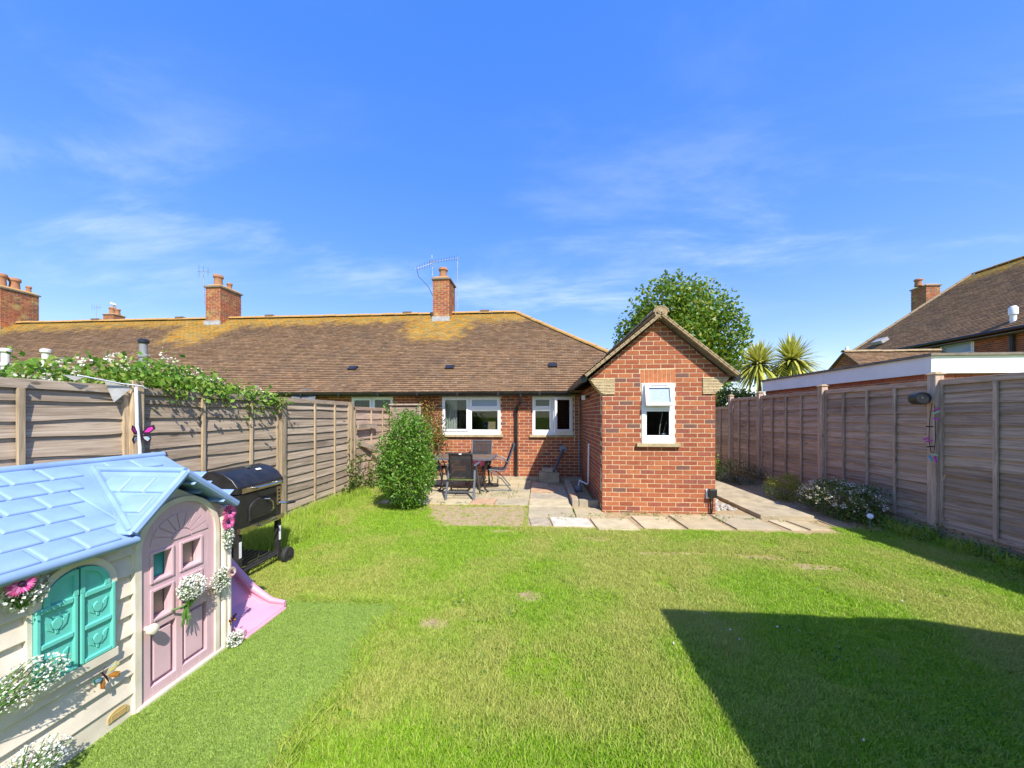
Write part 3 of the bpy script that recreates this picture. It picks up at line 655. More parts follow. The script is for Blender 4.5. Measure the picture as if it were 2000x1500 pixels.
# ------------------------------------------------------------------ brick outhouse
SX0, SX1, SY = 1.03, 2.82, 6.1; AX = (SX0 + SX1) / 2; AZ = 3.16; SEZ = 2.22
oh = thing('outhouse', 'small gabled red brick outhouse with one narrow white window', 'outhouse', (AX, SY, 0))
fF = lambda u, v, d: (u, SY - d, v); fL = lambda u, v, d: (SX0 - d, u, v); fR = lambda u, v, d: (SX1 + d, u, v)
WO = (1.66, 2.18, 1.2, 2.13); CB0, CB1 = 1.95, 2.22
slope = (AZ - SEZ) / (AX - .78)
gh = [(SX0, 0), (SX1, 0), (SX1, CB1), (SX1 + .2, CB1), (AX, AZ), (SX0 - .2, CB1), (SX0, CB1)]
h1 = rect(SX0, SX1, 0, CB1); h2 = [(.82, CB1), (3.03, CB1), (AX, AZ)]
wl = plate(MB(), h1, [WO], fF, -.004, -.2); plate(wl, h2, [], fF, -.004, -.2)
wl.box(SX0 + .004, SX0 + .2, SY + .2, HY, 0, 2.2); wl.box(SX1 - .2, SX1 - .01, SY + .2, HY, 0, 2.2)
wl.build('wall', 'mortar', oh)
corb = [(SX0 - .01, SX0 + .2, CB0, CB1), (SX1 - .2, SX1 + .01, CB0, CB1)]
sold = [(WO[0] - .02, WO[1] + .02, WO[3] + .005, WO[3] + .23)]
for pl in bricks_of(h1, [WO] + corb + sold, -.03, off=.05): put_brick(pl, fF, oh)
for pl in bricks_of(h2, sold, CB1 - .0, off=.02): put_brick(pl, fF, oh)
k = 0; u = WO[0] - .018
while u < WO[1]: MB().prism(rect(u + .005, u + .064, WO[3] + .01, WO[3] + .222), fF, random.uniform(0, .002), -.035).build('brick', 'brick_soldier', oh); u += .0695
sb = MB()
for pl in bricks_of(rect(SY, HY - .02, 0, 2.2), [], -.03): sb.prism(pl, fL, random.uniform(-.002, .002), -.03)
for pl in bricks_of(rect(SY, HY, 0, 2.2), [], -.03): sb.prism(pl, fR, random.uniform(-.002, .002), -.03)
sb.build('brickwork', 'brick_i', oh, kind='stuff')
for sgn, x_in, x_w in ((-1, SX0 + .2, SX0), (1, SX1 - .2, SX1)):
    cb = MB(); n = 11; dz = (CB1 - CB0) / n
    for i in range(n):
        ext = .21 * (i / (n - 1)) ** .85; z = CB0 + i*dz; xa = x_in; xb = x_w + sgn * ext
        st = xa; w_tot = abs(xb - xa); off = (.09 if i % 2 else .165); cut = min(off, w_tot - .03)
        a_, b_, c_ = xa, xa + sgn*cut, xb
        for p, q in ((a_, b_), (b_, c_)):
            lo, hi = min(p, q) + .002, max(p, q) - .002
            if hi - lo > .01: cb.box(lo, hi, SY - .012 - random.uniform(0, .012), SY + .2, z + .0045, z + dz - .0045)
    cb.build('tile_corbel', 'corbel_tile', oh, kind='stuff')
    MB().box(min(x_in, x_w) + .003, max(x_in, x_w) - .003, SY + .014, SY + .19, CB0, CB1).build('corbel_core', 'fascia_edge', oh)
wn = window(oh, fF, *WO, None, [(WO[0]+.03, WO[1]-.03, 1.74, WO[3]-.01, 'tilt'), (WO[0]+.03, WO[1]-.03, WO[2]+.03, 1.72, 'fixed')], sill_x=.085)
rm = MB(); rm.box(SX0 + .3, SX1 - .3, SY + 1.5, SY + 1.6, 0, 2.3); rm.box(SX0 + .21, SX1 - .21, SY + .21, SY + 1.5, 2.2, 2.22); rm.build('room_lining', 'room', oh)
tw = MB(); tw.tube([(2.08, SY + .12, 1.9), (1.99, SY + .12, 1.42), (1.98, SY + .12, 1.26)], .006, 5); tw.tube([(2.1, SY + .12, 1.5), (2.03, SY + .12, 1.27)], .005, 5); tw.lathe([(.02, 0), (.045, .02), (.02, .05)], (2.06, SY + .12, 1.27), 8)
tag(tw.build('blind_cord', 'curtain', None), 'pale blind cord hanging inside the outhouse window', 'cord')
# roof of the outhouse
E0, E1 = .74, 3.10; RIDGE = AZ + .06; EVZ = RIDGE - (AX - E0) * slope
rfo = MB(); V0, V1 = SY - .11, 10.4
for e in (E0, E1):
    rfo.hexa([(e, V0, EVZ - .045), (e, V1, EVZ - .045), (AX, V1, RIDGE - .045), (AX, V0, RIDGE - .045)], [(e, V0, EVZ - .0), (e, V1, EVZ), (AX, V1, RIDGE), (AX, V0, RIDGE)])
ro = rfo.build('roof', 'fascia_edge', oh)
SLo = math.hypot(AX - E0, RIDGE - EVZ); tb = MB()
tiles(tb, (E0 - .03, V0 - .03, EVZ - .01), (0, 1, 0), (AX - E0, 0, RIDGE - EVZ), V1 - V0, SLo + .03)
tiles(tb, (E1 + .03, V0 - .03, EVZ - .01), (0, 1, 0), (AX - E1, 0, RIDGE - EVZ), V1 - V0, SLo + .03)
tb.build('roof_tiles', 'roof_tile', ro, kind='stuff')
vt = MB()                                               # verge: stepped tile ends and bedding over the gable
for e in (E0, E1):
    d = Vector((AX - e, 0, RIDGE - EVZ)).normalized(); nrm = Vector((-d.z, 0, d.x)) if e < AX else Vector((d.z, 0, -d.x))
    n = int(SLo / .1)
    for i in range(n + 1):
        c = Vector((e, V0 - .03, EVZ)) + d * (i*.1 + .05) + nrm * (.012)
        vt.obox(c, d*.054, (0, .035, 0), (nrm + d*-.05).normalized()*.010)
        vt.obox(c - nrm*.024, d*.052, (0, .03, 0), nrm*.010)
vt.build('verge_tiles', 'tile_clay', ro, kind='stuff')
MB().tube([(AX, V0 - .04, RIDGE + .03), (AX, V1, RIDGE + .03)], .1, 12).build('ridge_core', 'tile_clay', ro, True)
ridge_run(oh, (AX, V0 - .05, RIDGE + .035), (AX, 10.2, RIDGE + .035), rad=.125, seg=.33, m='tile_clay')
for e, sgn in ((E0, -1), (E1, 1)):
    gm = MB().tube([(e - .02*-sgn, V0 + .05, EVZ - .045), (e - .02*-sgn, 8.9, EVZ - .045)], .05, 12); gm.build('gutter', 'plastic_black', oh, True)
    MB().tube([(e - .02*-sgn, V0 + .035, EVZ - .045), (e - .02*-sgn, V0 + .12, EVZ - .045)], .058, 12).build('gutter_end', 'plastic_black', oh, True)
# security light, pipes, socket on the outhouse
MB().box(SX0 - .14, SX0 + .0, 7.62, 7.7, 1.97, 2.02).build('light_bracket', 'plastic_black', oh)
MB().box(SX0 - .17, SX0 - .1, 7.5, 7.6, 1.92, 2.02).build('security_light', 'plastic_white', oh, bevel=.012)
wp = MB().tube([(SX0 - .03, 7.45, 1.03), (SX0 - .045, 7.45, 1.02), (SX0 - .045, 7.5, .24), (SX0 - .06, 7.55, .2), (SX0 - .2, 7.7, .25), (SX0 - .22, 7.72, .14)], .017, 8); wp.build('waste_pipe', 'plastic_white', oh, True)
MB().lathe([(.075, .01), (.075, .12), (.06, .125), (.05, .08)], (SX0 - .22, 7.72, .02), 14).build('gully_pot', 'plastic_grey', oh, True)
MB().box(2.67, 2.79, SY - .02, SY + .002, .27, .42).build('socket_plate', 'plastic_white', oh)
sk = MB().box(2.69, 2.81, SY - .09, SY - .02, .29, .43).build('outdoor_socket', 'plastic_black', oh, bevel=.01)
MB().tube([(2.73, SY - .04, .3), (2.735, SY - .04, .15), (2.74, SY - .035, .02)], .009, 6).build('cable', 'wire', oh); MB().tube([(2.765, SY - .04, .3), (2.76, SY - .035, .12), (2.75, SY - .03, .02)], .008, 6).build('cable', 'wire', oh)
# low brick kerb round the drain, concrete step, sill slab
kb = thing('drain_kerb', 'low mossy brick kerb edging the drain beside the outhouse', 'kerb', (.62, 7, 0))
yy = 6.45
while yy < 8.4:
    MB().box(.57, .68, yy, yy + .21, .0, .13 + random.uniform(-.006, .006)).build('brick', 'slab_grey' if random.random() < .6 else 'slab_pink', kb, bevel=.008); yy += .218
for x in (.69, .86): MB().box(x, x + .165, 6.44, 6.55, 0, .12 + random.uniform(-.006, .006)).build('brick', 'slab_grey', kb, bevel=.008)
structure(MB().box(-3.2, 1.02, 8.93, 9.085, .002, .09).build('wall_footing', 'concrete'))['label'] = 'concrete strip along the bungalow wall'
stb = thing('concrete_step', 'concrete block step standing against the bungalow wall', 'step', (.2, 8.7, 0))
MB().box(-.02, .46, 8.62, 8.92, .02, .26).build('lower_block', 'concrete', stb, bevel=.01); MB().box(.06, .40, 8.66, 8.9, .262, .34).build('upper_block', 'slab_grey', stb, bevel=.01)
mt_ = MB().box(-.18, .32, 7.46, 7.95, .036, .052); tag(mt_.build('door_mat', 'slab_pink', None), 'worn brown mat on the slabs near the concrete step', 'mat')

# ------------------------------------------------------------------ fences
def slat_mesh(L_, h, axis_mat, seed, wav):
    rs = random.Random(seed); n = 12; mb = MB(); ph = [rs.uniform(0, 6) for _ in range(3)]
    for k in range(n + 1):
        y = L_*k/n; w = wav*(.5*math.sin(y*3.1 + ph[0]) + .35*math.sin(y*7.3 + ph[1]) + .25*math.sin(y*13 + ph[2]))
        mb.v += [(-.006, y, h), (.004, y, h), (.026, y, w), (.012, y, w)]
    for k in range(n):
        a = 4*k; b = a + 4
        for j in range(4): mb.f.append((a+j, a+(j+1) % 4, b+(j+1) % 4, b+j))
    mb.f += [(3, 2, 1, 0), (4*n, 4*n+1, 4*n+2, 4*n+3)]
    me = bpy.data.meshes.new('slat'); me.from_pydata(mb.v, [], mb.f); me.materials.append(MATS[axis_mat])
    bm = bmesh.new(); bm.from_mesh(me); bmesh.ops.recalc_face_normals(bm, faces=bm.faces); bm.to_mesh(me); bm.free()
    return me
def panel(fence, X, y0, y1, zb, zt, side, ms, mv, pitch, batt, wav, rail=True, seed=0):
    """side=+1: faces +x"""
    par = MB()
    if side > 0: bx_ = lambda a, b, c, d, e, f: par.box(X + a, X + b + .008, c, d, e, f)
    else: bx_ = lambda a, b, c, d, e, f: par.box(X - b - .008, X - a, c, d, e, f)
    bx_(-.02, .035, y0, y0 + .04, zb, zt - .0); bx_(-.02, .035, y1 - .04, y1, zb, zt)
    pn = par.build('fence_panel', mv, fence, bevel=.003)
    key = [slat_mesh(1.0, pitch*1.25, ms, seed*10 + q, wav) for q in range(4)]
    n = int((zt - zb) / pitch); ang = 0
    for i in range(n):
        me = key[(i*7 + seed*3 + i//3) % 4]; fl = (i + seed) % 2
        o = link_copy(me, 'slat', pn, (X, y0 + .012 if not fl else y1 - .012, zb + i*pitch + random.uniform(-.008, .008)))
        Ln = y1 - y0 - .024; o.scale = (side, Ln if not fl else -Ln, min(1, (zt - zb - i*pitch) / (pitch*1.25)))
        o.rotation_euler = (random.uniform(-.004, .004), 0, 0)
    if rail:
        r = MB(); (r.box(X - .03, X + .042, y0 - .0, y1, zt - .065, zt + .006) if side > 0 else r.box(X - .042, X + .03, y0, y1, zt - .065, zt + .006)); r.build('top_rail', ms, pn, bevel=.003)
        r = MB(); (r.box(X + .022, X + .04, y0 + .04, y1 - .04, zb, zb + .05) if side > 0 else r.box(X - .04, X - .022, y0 + .04, y1 - .04, zb, zb + .05)); r.build('bottom_rail', ms, pn)
    for q in batt:
        b = MB(); yq = y0 + (y1 - y0)*q; (b.box(X + .028, X + .052, yq - .02, yq + .02, zb, zt - .066) if side > 0 else b.box(X - .052, X - .028, yq - .02, yq + .02, zb, zt - .066)); b.build('batten', mv, pn, bevel=.003)
    return pn
def post(fence, X, y, zt, m, w=.05, cap=None, lean=0.0, dx=0.0):
    p_ = MB().hexa([(X - w + dx, y - w, 0), (X + w + dx, y - w, 0), (X + w + dx, y + w, 0), (X - w + dx, y + w, 0)], [(X - w + dx + lean, y - w, zt), (X + w + dx + lean, y - w, zt), (X + w + dx + lean, y + w, zt), (X - w + dx + lean, y + w, zt)])
    po = p_.build('post', m, fence, bevel=.004)
    if cap: MB().hexa([(X - w - .018 + dx, y - w - .018, zt), (X + w + .018 + dx, y - w - .018, zt), (X + w + .018 + dx, y + w + .018, zt), (X - w - .018 + dx, y + w + .018, zt)], [(X - w*.5 + dx, y - w*.5, zt + .035), (X + w*.5 + dx, y - w*.5, zt + .035), (X + w*.5 + dx, y + w*.5, zt + .035), (X - w*.5 + dx, y + w*.5, zt + .035)]).build('post_cap', cap, po)
LX = -3.86
fl_ = thing('garden_fence', 'weathered pale lap fence behind the toy playhouse', 'fence', (LX, 5, 0))
for i, y in enumerate((-.75, 1.2, 3.17, 5.14, 7.13)): post(fl_, LX, y, 1.93 if i == 2 else 1.87, 'fence_l_v', .05, None, 0, .03)
panel(fl_, LX, -.7, 1.15, .05, 1.87, 1, 'fence_l', 'fence_l_v', .137, (.33, .66), .034, seed=1)
panel(fl_, LX, 1.25, 3.12, .05, 1.87, 1, 'fence_l', 'fence_l_v', .137, (.62,), .034, seed=2)
panel(fl_, LX, 3.22, 5.09, .05, 1.865, 1, 'fence_l', 'fence_l_v', .137, (.35, .72), .028, seed=3)
panel(fl_, LX, 5.19, 7.08, .03, 1.87, 1, 'fence_l', 'fence_l_v', .128, (.4, .72), .010, seed=4)
pe = panel(fl_, LX + .06, 7.18, 9.0, .03, 1.78, 1, 'fence_r', 'fence_l_v', .15, (.4, .72), .012, seed=5)
MB().obox((LX + .15, 7.62, 1.38), (.018, 0, 0), (0, .42, 0), (0, 0, .045)).build('arris_rail', 'fence_l', fl_)
MB().obox((LX + .16, 7.72, .92), (.02, 0, 0), (.12, .56, -.17), (0, 0, .05)).build('brace', 'fence_l', fl_)
fx = thing('screen_panel', 'dark slatted screen panel behind the big green bush', 'fence', (-3.3, 8.85, 0))
sp = MB(); sp.box(-3.72, -3.68, 8.83, 8.89, 0, 1.86); sp.box(-2.98, -2.94, 8.83, 8.89, 0, 1.86); sp.build('frame', 'fence_x', fx)
for i in range(12): MB().obox((-3.33, 8.86, .1 + i*.15), (.35, 0, 0), (0, .008, .006), (0, -.006, .072)).build('slat', 'fence_x', fx)
MB().box(-3.34, -3.31, 8.80, 8.83, .05, 1.8).build('batten', 'fence_x', fx); MB().box(-3.74, -2.92, 8.8, 8.9, 1.862, 1.9).build('top_rail', 'fence_x', fx)

RX = 5.2
fr_ = thing('boundary_fence', 'shaded brown lap fence with capped posts along the flower bed', 'fence', (RX, 6, 0))
py_ = [1.28, 3.24, 5.18, 7.09, 9.0, 10.3]
for y in py_: post(fr_, RX, y, 2.14, 'fence_r_v', .052, 'tile_clay', 0, -.03)
for i in range(5):
    panel(fr_, RX, py_[i] + .055, py_[i+1] - .055, .17, 2.06, -1, 'fence_r', 'fence_r_v', .132 if i < 3 else .12, ((.33, .68) if i in (0, 1) else (.27, .52, .77)) if i < 4 else (.35, .7), .012, seed=10 + i)
    MB().box(RX - .02, RX + .02, py_[i] + .055, py_[i+1] - .055, .0, .168).build('gravel_board', 'fence_r', fr_)
panel(fr_, RX + .05, 10.36, 12.2, .1, 1.85, -1, 'fence_r', 'fence_r_v', .13, (.33, .66), .01, seed=17)

# ------------------------------------------------------------------ garden shed beside the photographer (casts the lawn shadow)
gs = thing('garden_shed', 'timber garden shed whose shadow falls across the lawn', 'shed', (3.1, 0, 0))
sh = 2.2; ax0, ax1, ay0, ay1 = 2.06, 4.43, -1.4, 1.18
wk = MB().box(ax0 + .02, ax1 - .02, ay0 + .02, ay1 - .02, 0, 2.02); wk.build('core', 'shed_wood', gs)
for i in range(14):
    z = .02 + i*.142
    for a in (((ax0, ax1, ay0, ay0 + .02)), ((ax0, ax1, ay1 - .02, ay1))): MB().box(a[0], a[1], a[2], a[3], z, z + .136).build('board', 'shed_wood', gs)
    for a in ((ax0, ax0 + .018), (ax1 - .018, ax1)): MB().box(a[0], a[1], ay0 + .021, ay1 - .021, z, z + .136).build('board', 'fence_r', gs)
MB().hexa([(ax0 - .08, ay0 - .08, 2.02), (ax1 + .08, ay0 - .08, 1.92), (ax1 + .08, ay1 + .08, 1.92), (ax0 - .08, ay1 + .08, 2.02)], [(ax0 - .08, ay0 - .08, sh), (ax1 - .5, ay0 - .08, sh - .01), (ax1 - .5, ay1 + .08, sh - .01), (ax0 - .08, ay1 + .08, sh)]).build('roof', 'felt', gs)
dr = MB().box(ax0 - .03, ax0 - .002, -.9, -.1, .1, 1.9).build('door', 'shed_wood', gs); MB().box(ax0 - .06, ax0 - .03, -.22, -.18, .95, 1.1).build('handle', 'plastic_black', dr)

# ------------------------------------------------------------------ toy playhouse
PX = -2.15; PY0, PY1 = .85, 2.36; PZ = .98
ph = thing('playhouse', 'plastic toy playhouse with blue tiled roof and pink arched door', 'playhouse', (PX, 1.7, 0))
fP = lambda u, v, d: (PX + d, u, v); fD = lambda u, v, d: (PX + d, u - .022, v)
def arch(u0, u1, v0, vs, vt, n=14):
    c = (u0 + u1)/2; r = (u1 - u0)/2
    return [(u0, v0), (u1, v0)] + [(c + r*math.cos(PI*k/n), vs + (vt - vs)*math.sin(PI*k/n)) for k in range(n + 1)]
dh = arch(1.82, 2.27, .045, .86, 1.085)
cw = MB()
plate(cw, rect(PY0, 1.80, 0, PZ), [], fP, -.045, -.012)
plate(cw, [(1.78, .0), (2.345, .0), (2.345, .98), (2.31, 1.0), (1.975, 1.245), (1.78, 1.06)], [(1.86, 2.235, .06, 1.0)], fP, -.05, -.004)
cw.box(-3.3, PX - .05, PY1 - .04, PY1 - .002, 0, 1.0); cw.box(-3.3, PX - .05, PY0, PY0 + .04, 0, 1.0); cw.box(-3.3, -3.26, PY0 + .04, PY1 - .04, 0, 1.0)
cw.prism([(-3.3, 1.0), (PX - .05, 1.0), (-2.72, 1.28)], lambda u, v, d: (u, PY1 - d, v), .002, .04)
wph = cw.build('wall', 'ph_cream', ph, bevel=.004)
MB().box(-3.2, PX - .06, PY0 + .05, PY1 - .06, .0, .02).build('floor', 'ph_inside', ph)
z = .135; i = 0
MB().prism(rect(PY0, 1.775, .0, .132), fP, -.03, .006).build('plinth', 'ph_cream', ph, bevel=.008)
while z < .96:
    zt = min(z + .104, .985); b = MB()
    b.hexa([(PX - .02, PY0, z), (PX + .016, PY0, z), (PX + .016, 1.775, z), (PX - .02, 1.775, z)], [(PX - .02, PY0, zt), (PX - .006, PY0, zt), (PX - .006, 1.775, zt), (PX - .02, 1.775, zt)])
    b.build('clapboard', 'ph_cream', wph, bevel=.005); z += .105; i += 1
# door surround (arched band), jambs, corner column, threshold
def band(mb, u0, u1, vs, vt, wd, fn, d0, d1, v0=.0, n=18):
    c = (u0 + u1)/2; r = (u1 - u0)/2; h = vt - vs; ring = []
    for k in range(n + 1):
        a = PI*k/n; ring.append(((c + r*math.cos(a), vs + h*math.sin(a)), (c + (r + wd)*math.cos(a), vs + (h + wd)*math.sin(a))))
    for k in range(n): mb.prism([ring[k][0], ring[k][1], ring[k+1][1], ring[k+1][0]], fn, d0, d1)
    mb.prism(rect(u0 - wd, u0, v0, vs), fn, d0, d1); mb.prism(rect(u1, u1 + wd, v0, vs), fn, d0, d1)
    return mb
band(MB(), 1.822, 2.268, .86, 1.085, .032, fD, -.03, .022).build('door_surround', 'ph_cream', ph, True)
MB().prism(rect(1.775, 2.345, 0, .044), fP, -.03, .028).build('threshold', 'ph_cream', ph, bevel=.008)
for yy in (2.322, 2.358): MB().tube([(PX + .002, yy, .0), (PX + .002, yy, .98)], .024, 12).build('corner_column', 'ph_cream', ph, True)
MB().tube([(PX + .0, 1.785, .0), (PX + .0, 1.785, .96)], .022, 12).build('corner_column', 'ph_cream', ph, True)
# door with four lights and two panels
pn_ = [(1.885, 1.985, .685, .83), (2.05, 2.165, .685, .83), (1.885, 1.985, .47, .62), (2.05, 2.165, .47, .62)]
lowp = [(1.875, 2.015, .10, .41), (2.055, 2.215, .10, .41)]
door = plate(MB(), dh, pn_ + lowp, fD, -.018, .012).build('door', 'ph_pink', ph, bevel=.004)
plate(MB(), dh, pn_, fD, -.03, -.0185).build('door_back', 'ph_pink', door)
for k, (a, b, c, d) in enumerate(pn_):
    plate(MB(), rect(a - .016, b + .016, c - .016, d + .016), [(a, b, c, d)], fD, .012, .02).build('light_frame', 'ph_pink', door, bevel=.003)
    MB().prism(rect(a, b, c, d), fD, -.046, -.036).build('pane', 'ph_inside_teal' if k == 0 else 'ph_inside', door)
for (a, b, c, d) in lowp: MB().prism(rect(a + .02, b - .02, c + .02, d - .02), fD, -.0184, .004).build('door_panel', 'ph_pink', door, bevel=.006)
sbm = MB(); cy_, cz_ = 2.045, .875
def sector(mb, r0, r1, a0, a1, d0, d1, n=4, e=1.15):
    for k in range(n):
        p, q = a0 + (a1 - a0)*k/n, a0 + (a1 - a0)*(k+1)/n
        mb.prism([(cy_ + r0*e*math.cos(p), cz_ + r0*math.sin(p)), (cy_ + r1*e*math.cos(p), cz_ + r1*math.sin(p)), (cy_ + r1*e*math.cos(q), cz_ + r1*math.sin(q)), (cy_ + r0*e*math.cos(q), cz_ + r0*math.sin(q))], fD, d0, d1)
for k in range(9): sector(sbm, .055, .15, PI*k/9 + .03, PI*(k+1)/9 - .03, .012, .017, 3)
sector(sbm, .002, .048, 0, PI, .012, .018, 10); sbm.build('sunburst', 'ph_pink', door)
MB().lathe([(.012, 0), (.012, .02), (.026, .028), (.03, .042), (.024, .056), (.008, .062)], (PX + .012, 1.828, .44), 16, Matrix.Rotation(R(90), 3, 'Y')).build('knob', 'ph_cream', door, True)
# shuttered window
wf = band(MB(), 1.4, 1.65, .775, .905, .03, fP, -.02, .03, v0=.77); wf.prism(rect(1.37, 1.68, .40, .44), fP, -.02, .036); wf.prism(rect(1.362, 1.378, .43, .775), fP, -.02, .02); wf.prism(rect(1.672, 1.688, .43, .775), fP, -.02, .02)
win = wf.build('window', 'ph_cream', ph, True)
MB().prism(arch(1.4, 1.65, .44, .775, .9), fP, -.02, .008).build('window_back', 'ph_inside_teal', win)
for (a, b, side) in ((1.38, 1.522, -1), (1.53, 1.67, 1)):
    hs_ = [(a + .016, b - .016, .462, .595), (a + .016, b - .016, .617, .75)]
    s_ = plate(MB(), rect(a, b, .442, .775), hs_, fP, .012, .036)
    ha = clip(arch(1.402, 1.648, .776, .776, .9), rect(a, b, .775, .95)); hi_ = clip(arch(1.425, 1.625, .792, .792, .877), rect(a + (.016 if side > 0 else 0), b - (.016 if side < 0 else 0), .79, .95))
    sh_ = s_.build('shutter', 'ph_teal', win, bevel=.004)
    MB().prism(ha, fP, .012, .026).build('shutter_arch', 'ph_teal', sh_)
    rim = MB(); band(rim, 1.425, 1.625, .79, .877, .021, fP, .012, .037, v0=.776, n=18); rb = MB()
    for k in range(0, len(rim.v), 8):
        us = [rim.v[k + q][1] for q in range(4)]
        if all(a - 1e-3 <= u <= b + 1e-3 for u in us): rb.prism([(rim.v[k + q][1], rim.v[k + q][2]) for q in range(4)], fP, .012, .036)
    rb.prism(rect(b - .016 if side < 0 else a, b if side < 0 else a + .016, .776, .895), fP, .012, .0362); rb.build('shutter_rim', 'ph_teal', sh_)
    MB().prism(rect(a + .006, b - .006, .448, .772), fP, .012, .024).build('shutter_panel', 'ph_teal', sh_)
    for zc in (.528, .683):
        yc = (a + b)/2; tl = MB()
        tl.prism([(yc + .017*math.cos(2*PI*k/12), zc + .024*math.sin(2*PI*k/12)) for k in range(12)], fP, .024, .031)
        for sg in (-1, 1):
            pt = [(yc + sg*.012, zc - .03), (yc + sg*.032, zc - .012), (yc + sg*.04, zc + .03), (yc + sg*.024, zc + .018), (yc + sg*.019, zc - .004)]
            tl.prism(pt if sg > 0 else pt[::-1], fP, .024, .029)
        tl.prism(rect(yc - .004, yc + .004, zc - .042, zc - .024), fP, .024, .028); tl.build('tulip_emblem', 'ph_teal', sh_)
pl_ = MB(); pl_.prism(clip(arch(1.655, 1.745, .062, .085, .112), rect(1.6, 1.8, 0, 1)), fP, .006, .012); po_ = pl_.build('maker_plate', 'ph_gold', ph)
for k in range(3): MB().prism(rect(1.668, 1.732, .067 + k*.011, .073 + k*.011), fP, .012, .0145).build('raised_line', 'ph_gold', po_)
# roof
EX, EZp, RXp, RZp = -2.06, .985, -2.7, 1.325
rp = MB(); rp.hexa([(EX, .8, EZp - .03), (EX, 1.74, EZp - .03), (RXp, 1.74, RZp - .03), (RXp, .8, RZp - .03)], [(EX, .8, EZp), (EX, 1.74, EZp), (RXp, 1.74, RZp), (RXp, .8, RZp)])
XM = -2.215; ZM = EZp + (XM - EX)/(RXp - EX)*(RZp - EZp)
rp.hexa([(XM, 1.741, ZM - .03), (XM, 2.42, ZM - .03), (RXp, 2.42, RZp - .03), (RXp, 1.741, RZp - .03)], [(XM, 1.741, ZM), (XM, 2.42, ZM), (RXp, 2.42, RZp), (RXp, 1.741, RZp)])
rp.hexa([(-3.36, .8, EZp - .03), (-3.36, 2.42, EZp - .03), (RXp - .001, 2.42, RZp - .03), (RXp - .001, .8, RZp - .03)], [(-3.36, .8, EZp), (-3.36, 2.42, EZp), (RXp - .001, 2.42, RZp), (RXp - .001, .8, RZp)])
rph = rp.build('roof', 'ph_blue', ph, bevel=.008)
MB().tube([(RXp, .8, RZp - .004), (RXp, 2.425, RZp - .004)], .022, 10).build('ridge', 'ph_blue', rph, True)
MB().tube([(EX - .004, .8, EZp - .02), (EX - .004, 1.72, EZp - .02)], .024, 10).build('eave_roll', 'ph_blue', rph, True)
CP, CE0, CE1, CPZ, CEZ = 1.97, 1.695, 2.325, 1.285, 1.02      # cross gable
s_up = Vector((RXp - EX, 0, RZp - EZp)); SLp = s_up.length; s_up.normalize(); n_up = Vector((-s_up.z, 0, s_up.x)); n_up = n_up if n_up.z > 0 else -n_up
def pad(w, h, t_):
    mb = MB(); e = .009
    mb.hexa([(-w/2, -h/2, 0), (w/2, -h/2, 0), (w/2, h/2, 0), (-w/2, h/2, 0)], [(-w/2 + e, -h/2 + e*.6, t_), (w/2 - e, -h/2 + e*.6, t_), (w/2 - e, h/2 - e, t_*.7), (-w/2 + e, h/2 - e, t_*.7)])
    me = bpy.data.meshes.new('roof_tile'); me.from_pydata(mb.v, [], mb.f); me.materials.append(MATS['ph_blue'])
    bm = bmesh.new(); bm.from_mesh(me); bmesh.ops.recalc_face_normals(bm, faces=bm.faces); bmesh.ops.bevel(bm, geom=list(bm.edges), offset=.004, segments=2, affect='EDGES', profile=.6); bm.to_mesh(me); bm.free()
    me.polygons.foreach_set('use_smooth', [True]*len(me.polygons)); me.set_sharp_from_angle(angle=R(50)); return me
tile_me = pad(.139, .111, .009)
zR = lambda x: EZp + (x - EX)/(RXp - EX)*(RZp - EZp)
xv = lambda zq: EX + (zq - EZp)/(RZp - EZp)*(RXp - EX)
for r_ in range(6):
    q = (r_ + .52)*.115
    yy = .86 + (.073 if r_ % 2 else 0)
    while yy < 2.38:
        c = Vector((EX, yy, EZp)) + s_up*q
        fr2 = (c.z - EZp)/(CPZ - EZp); half0, half1 = (CP - CE0 + .04)*(1 - fr2) + .075, (CE1 - CP)*(1 - fr2) + .09
        if not (CP - half0 < yy < CP + half1) and yy < 2.36:
            o = link_copy(tile_me, 'roof_tile', rph, c + n_up*.001)
            o.rotation_euler = Matrix(((0, s_up.x, n_up.x), (1, 0, 0), (0, s_up.z, n_up.z))).to_euler()
        yy += .146
cg = MB(); XB = xv(CPZ) - .02
for e, ez in ((CE0, CEZ - .0), (CE1, CEZ)):
    xe = xv(ez) - .02
    cg.hexa([(EX + .01, e, ez - .028), (xe, e, ez - .028), (XB, CP, CPZ - .028), (EX + .01, CP, CPZ - .028)], [(EX + .01, e, ez), (xe, e, ez), (XB, CP, CPZ), (EX + .01, CP, CPZ)])
cgo = cg.build('door_gable', 'ph_blue', rph, bevel=.007)
MB().tube([(EX + .01, CP, CPZ - .002), (XB, CP, CPZ - .002)], .018, 10).build('ridge', 'ph_blue', rph, True)
for e in (CE0, CE1): MB().tube([(EX - .0, e, CEZ - .006), (XB, CP, CPZ + .004)], .021, 8).build('valley_roll', 'ph_blue', rph, True)
